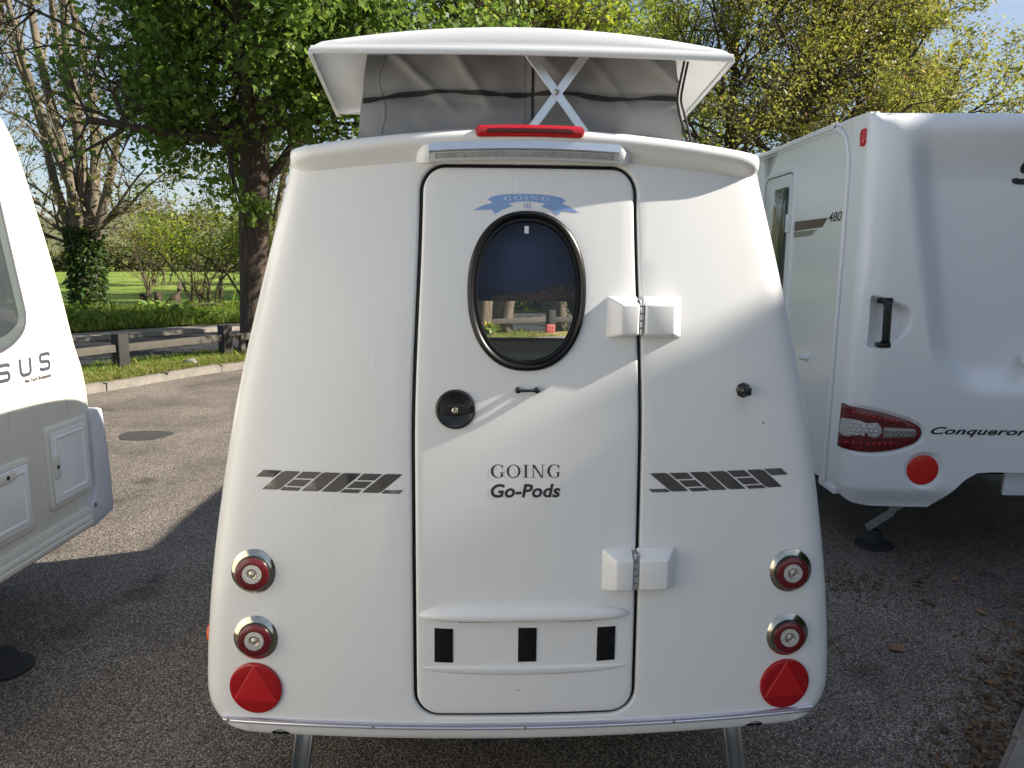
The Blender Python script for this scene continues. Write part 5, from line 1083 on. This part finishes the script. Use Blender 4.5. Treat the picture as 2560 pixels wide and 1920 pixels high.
kind(blades('verge_grass', strewn(26000, .16, 1.75, 61, z=.08), .055, .004, M['grass'], 62, .6), 'stuff', 'short green grass blades growing on the verge')
kind(blades('verge_straw', strewn(22000, .15, 1.0, 63, z=.088), .028, .004, M['straw'], 64, 2.2), 'stuff', 'dry straw-coloured clippings lying along the verge kerb')
kind(blades('bank_grass', strewn(34000, 6.5, 11.0, 65, z=.14), .20, .010, M['grass'], 66, .8), 'stuff', 'long fresh grass covering the bank beyond the road')
q = np.random.default_rng(67); P = strewn(17000, 7.0, 11.0, 68, z=.15); P[:, 2] += q.uniform(0, .42, len(P)) * (.5 + .5 * np.sin(P[:, 0] * 2.1) * np.cos(P[:, 1] * 1.7)); o = leaves('bank_weeds', P, .12, M['weed'], None, q, 'oval', .2, .6); kind(o, 'stuff', 'nettles and low leafy weeds on the bank beyond the road')
# ------------------------------------------------------------------ far field, hedge line and hills
nx, ny = 60, 40; gx, gy = np.meshgrid(np.linspace(-120, 120, nx), np.linspace(26, 120, ny)); gz = .02 + .35 * np.sin(gx * .06) * np.cos(gy * .05) * smooth01((gy - 26) / 30) + .006 * np.maximum(0, gy - 60)
mesh_np('field', np.stack([gx.ravel(), gy.ravel(), gz.ravel()], 1), np.array([(j * nx + i, j * nx + i + 1, (j + 1) * nx + i + 1, (j + 1) * nx + i) for j in range(ny - 1) for i in range(nx - 1)]), M['field'], None, True); kind(C.objects['field'], 'structure')
q = np.random.default_rng(71)
hd = np.stack([q.uniform(-75, 60, 45000), 72 + q.normal(0, 1.6, 45000), np.zeros(45000)], 1); hh_ = 3.2 + 2.2 * np.sin(hd[:, 0] * .35) * np.sin(hd[:, 0] * .11 + 1) + 1.2 * np.sin(hd[:, 0] * .9); hd[:, 2] = np.maximum(.1, hh_) * q.uniform(0, 1, 45000) ** .7
kind(leaves('far_hedge', hd, .42, M['leaffar'], None, q, 'oval', .2, .5), 'stuff', 'far hedgerow of olive scrub across the meadow')
xs_ = np.linspace(-420, 420, 90); V = []; 
for j, (yy, k) in enumerate(((150, 0), (190, .45), (240, .85), (300, 1), (420, .8))):
    for x in xs_: V.append((x, yy, -.5 + k * (18 + 6 * math.sin(x * .012 + 1) + 3.5 * math.sin(x * .035) + .8 * math.sin(x * .19))))
n = len(xs_); kind(mesh('hills', V, [(j * n + i, j * n + i + 1, (j + 1) * n + i + 1, (j + 1) * n + i) for j in range(4) for i in range(n - 1)], M['hill']), 'structure')
hx = q.uniform(-330, 300, 9000); hk = q.uniform(.35, 1, 9000) ** .7; hy = 150 + 150 * hk; hz = hk * (18 + 6 * np.sin(hx * .012 + 1) + 3.5 * np.sin(hx * .035)) + q.uniform(-1, 4.5, 9000) * (np.sin(hx * .06) + np.cos(hy * .11 + hx * .021) > -.2)
kind(leaves('hill_woodland', np.stack([hx, hy, hz], 1), 2.4, M['leaffar'], None, q, 'oval', .1, .5), 'stuff', 'distant olive woodland covering the hillside beyond the meadow')
# ------------------------------------------------------------------ unseen hedge added out of frame on the right to shade camper and vans
q = np.random.default_rng(81); hg = thing('shade_hedge', 'unseen conifer hedge added as shade, outside the right edge of the picture', 'hedge', (9.6, -1.5, 0))
n = 60000; y = q.uniform(-7, 12, n); face = q.random(n); top = 6.62 + .06 * np.sin(y * 2.3) + .06 * np.sin(y * 5.1 + 1) + .05 * np.sin(y * 11)
x = np.where(face < .5, -.6 + np.abs(q.normal(0, .10, n)), q.uniform(-.6, .6, n)); z = np.where(face < .5, q.uniform(0, 1, n) * top, top - np.abs(q.normal(0, .10, n)))
leaves('foliage', np.stack([x, y, z], 1), .17, M['conifer'], hg, q, 'oval', -.5, .2)
cy = np.linspace(-6.95, 11.95, 60); V = []; 
for yv in cy: t_ = 6.50 + .06 * math.sin(yv * 2.3) + .06 * math.sin(yv * 5.1 + 1) + .05 * math.sin(yv * 11); V += [(-.5, yv, .1), (-.5, yv, t_), (.5, yv, t_), (.5, yv, .1)]
F = [(i * 4 + k, i * 4 + k + 1, i * 4 + k + 5, i * 4 + k + 4) for i in range(59) for k in range(3)] + [(0, 1, 2, 3), (236, 237, 238, 239)]
mesh('inner_mass', V, F, M['conifer'], hg, smooth=False)
# ------------------------------------------------------------------ fallen leaves on the asphalt
q = np.random.default_rng(91)
S, Fc = LEAF['maple']
def fallen(x, y, s, a, lab, col):
    V = []; 
    s *= .8
    for u, v, w_ in S: V.append((u * s, (v - .4) * s, .004 + .020 * (abs(u) + abs(v - .4)) * s / .1 * .6 + w_ * s))
    o = mesh('fallen_leaf', V, Fc, col, None, smooth=False); o.location = (x, y, 0); o.rotation_euler = (0, 0, a); tag(o, lab, 'leaf', 'fallen leaves on the asphalt'); return o
cl = [mat('leaf_tan', (.24, .13, .07), .8, var=.2, scale=30), mat('leaf_brown', (.11, .068, .04), .8, var=.3, scale=30)]
for x, y, s, a, lab, c in ((1.727, 3.061, .10, .5, 'three-lobed tan fallen leaf on the asphalt right of the camper', 0), (2.13, 3.52, .085, 2, 'pale curled leaf up the asphalt from the tan leaf', 1), (2.07, 2.98, .08, 1.2, 'brown curled leaf just left of the edging stone', 1), (2.28, 3.05, .07, 3.6, 'small brown leaf close to the right picture edge', 1), (2.33, 3.42, .08, 4.4, 'brown leaf at the right edge under the caravan shade', 0), (2.22, 3.78, .07, 5.2, 'far brown leaf in the shade below the word Conqueror', 1), (1.98, 2.80, .075, .2, 'tan leaf lying against the edging stone', 0), (1.86, 2.62, .06, 2.9, 'small tan leaf nearest the bottom right corner', 0), (2.42, 3.80, .06, 1, 'pale leaf at the far right in the shade', 0)): fallen(x, y, s, a, lab, cl[c])
def litter(n, seed):
    t = q.uniform(0, 1, n); i = t * (len(NK) - 1); X = np.interp(i, np.arange(len(NK)), NK[:, 0]) - .05 - np.abs(q.normal(0, .13, n)); Y = np.interp(i, np.arange(len(NK)), NK[:, 1]) + q.normal(0, .08, n); return np.stack([X, Y, np.full(n, .004) + q.uniform(0, .008, n)], 1)
P = np.concatenate([litter(1500, 1), np.stack([q.uniform(1.1, 2.6, 350), q.uniform(2.4, 4.6, 350), np.full(350, .004)], 1), np.stack([q.normal(1.95, .25, 260), q.normal(3.75, .12, 260), np.full(260, .004)], 1)])
kind(leaves('leaf_litter', P, .022, M['dryleaf'], None, q, 'oval', .0, 3.0), 'stuff', 'crumbled brown leaf litter along the edging stone')
P = np.stack([q.uniform(-6, 4, 500), q.uniform(1.2, 9, 500), np.full(500, .004)], 1); kind(leaves('grit', P, .014, M['dryleaf'], None, q, 'oval', .0, 3.0), 'stuff', 'tiny dry specks scattered over the car park')
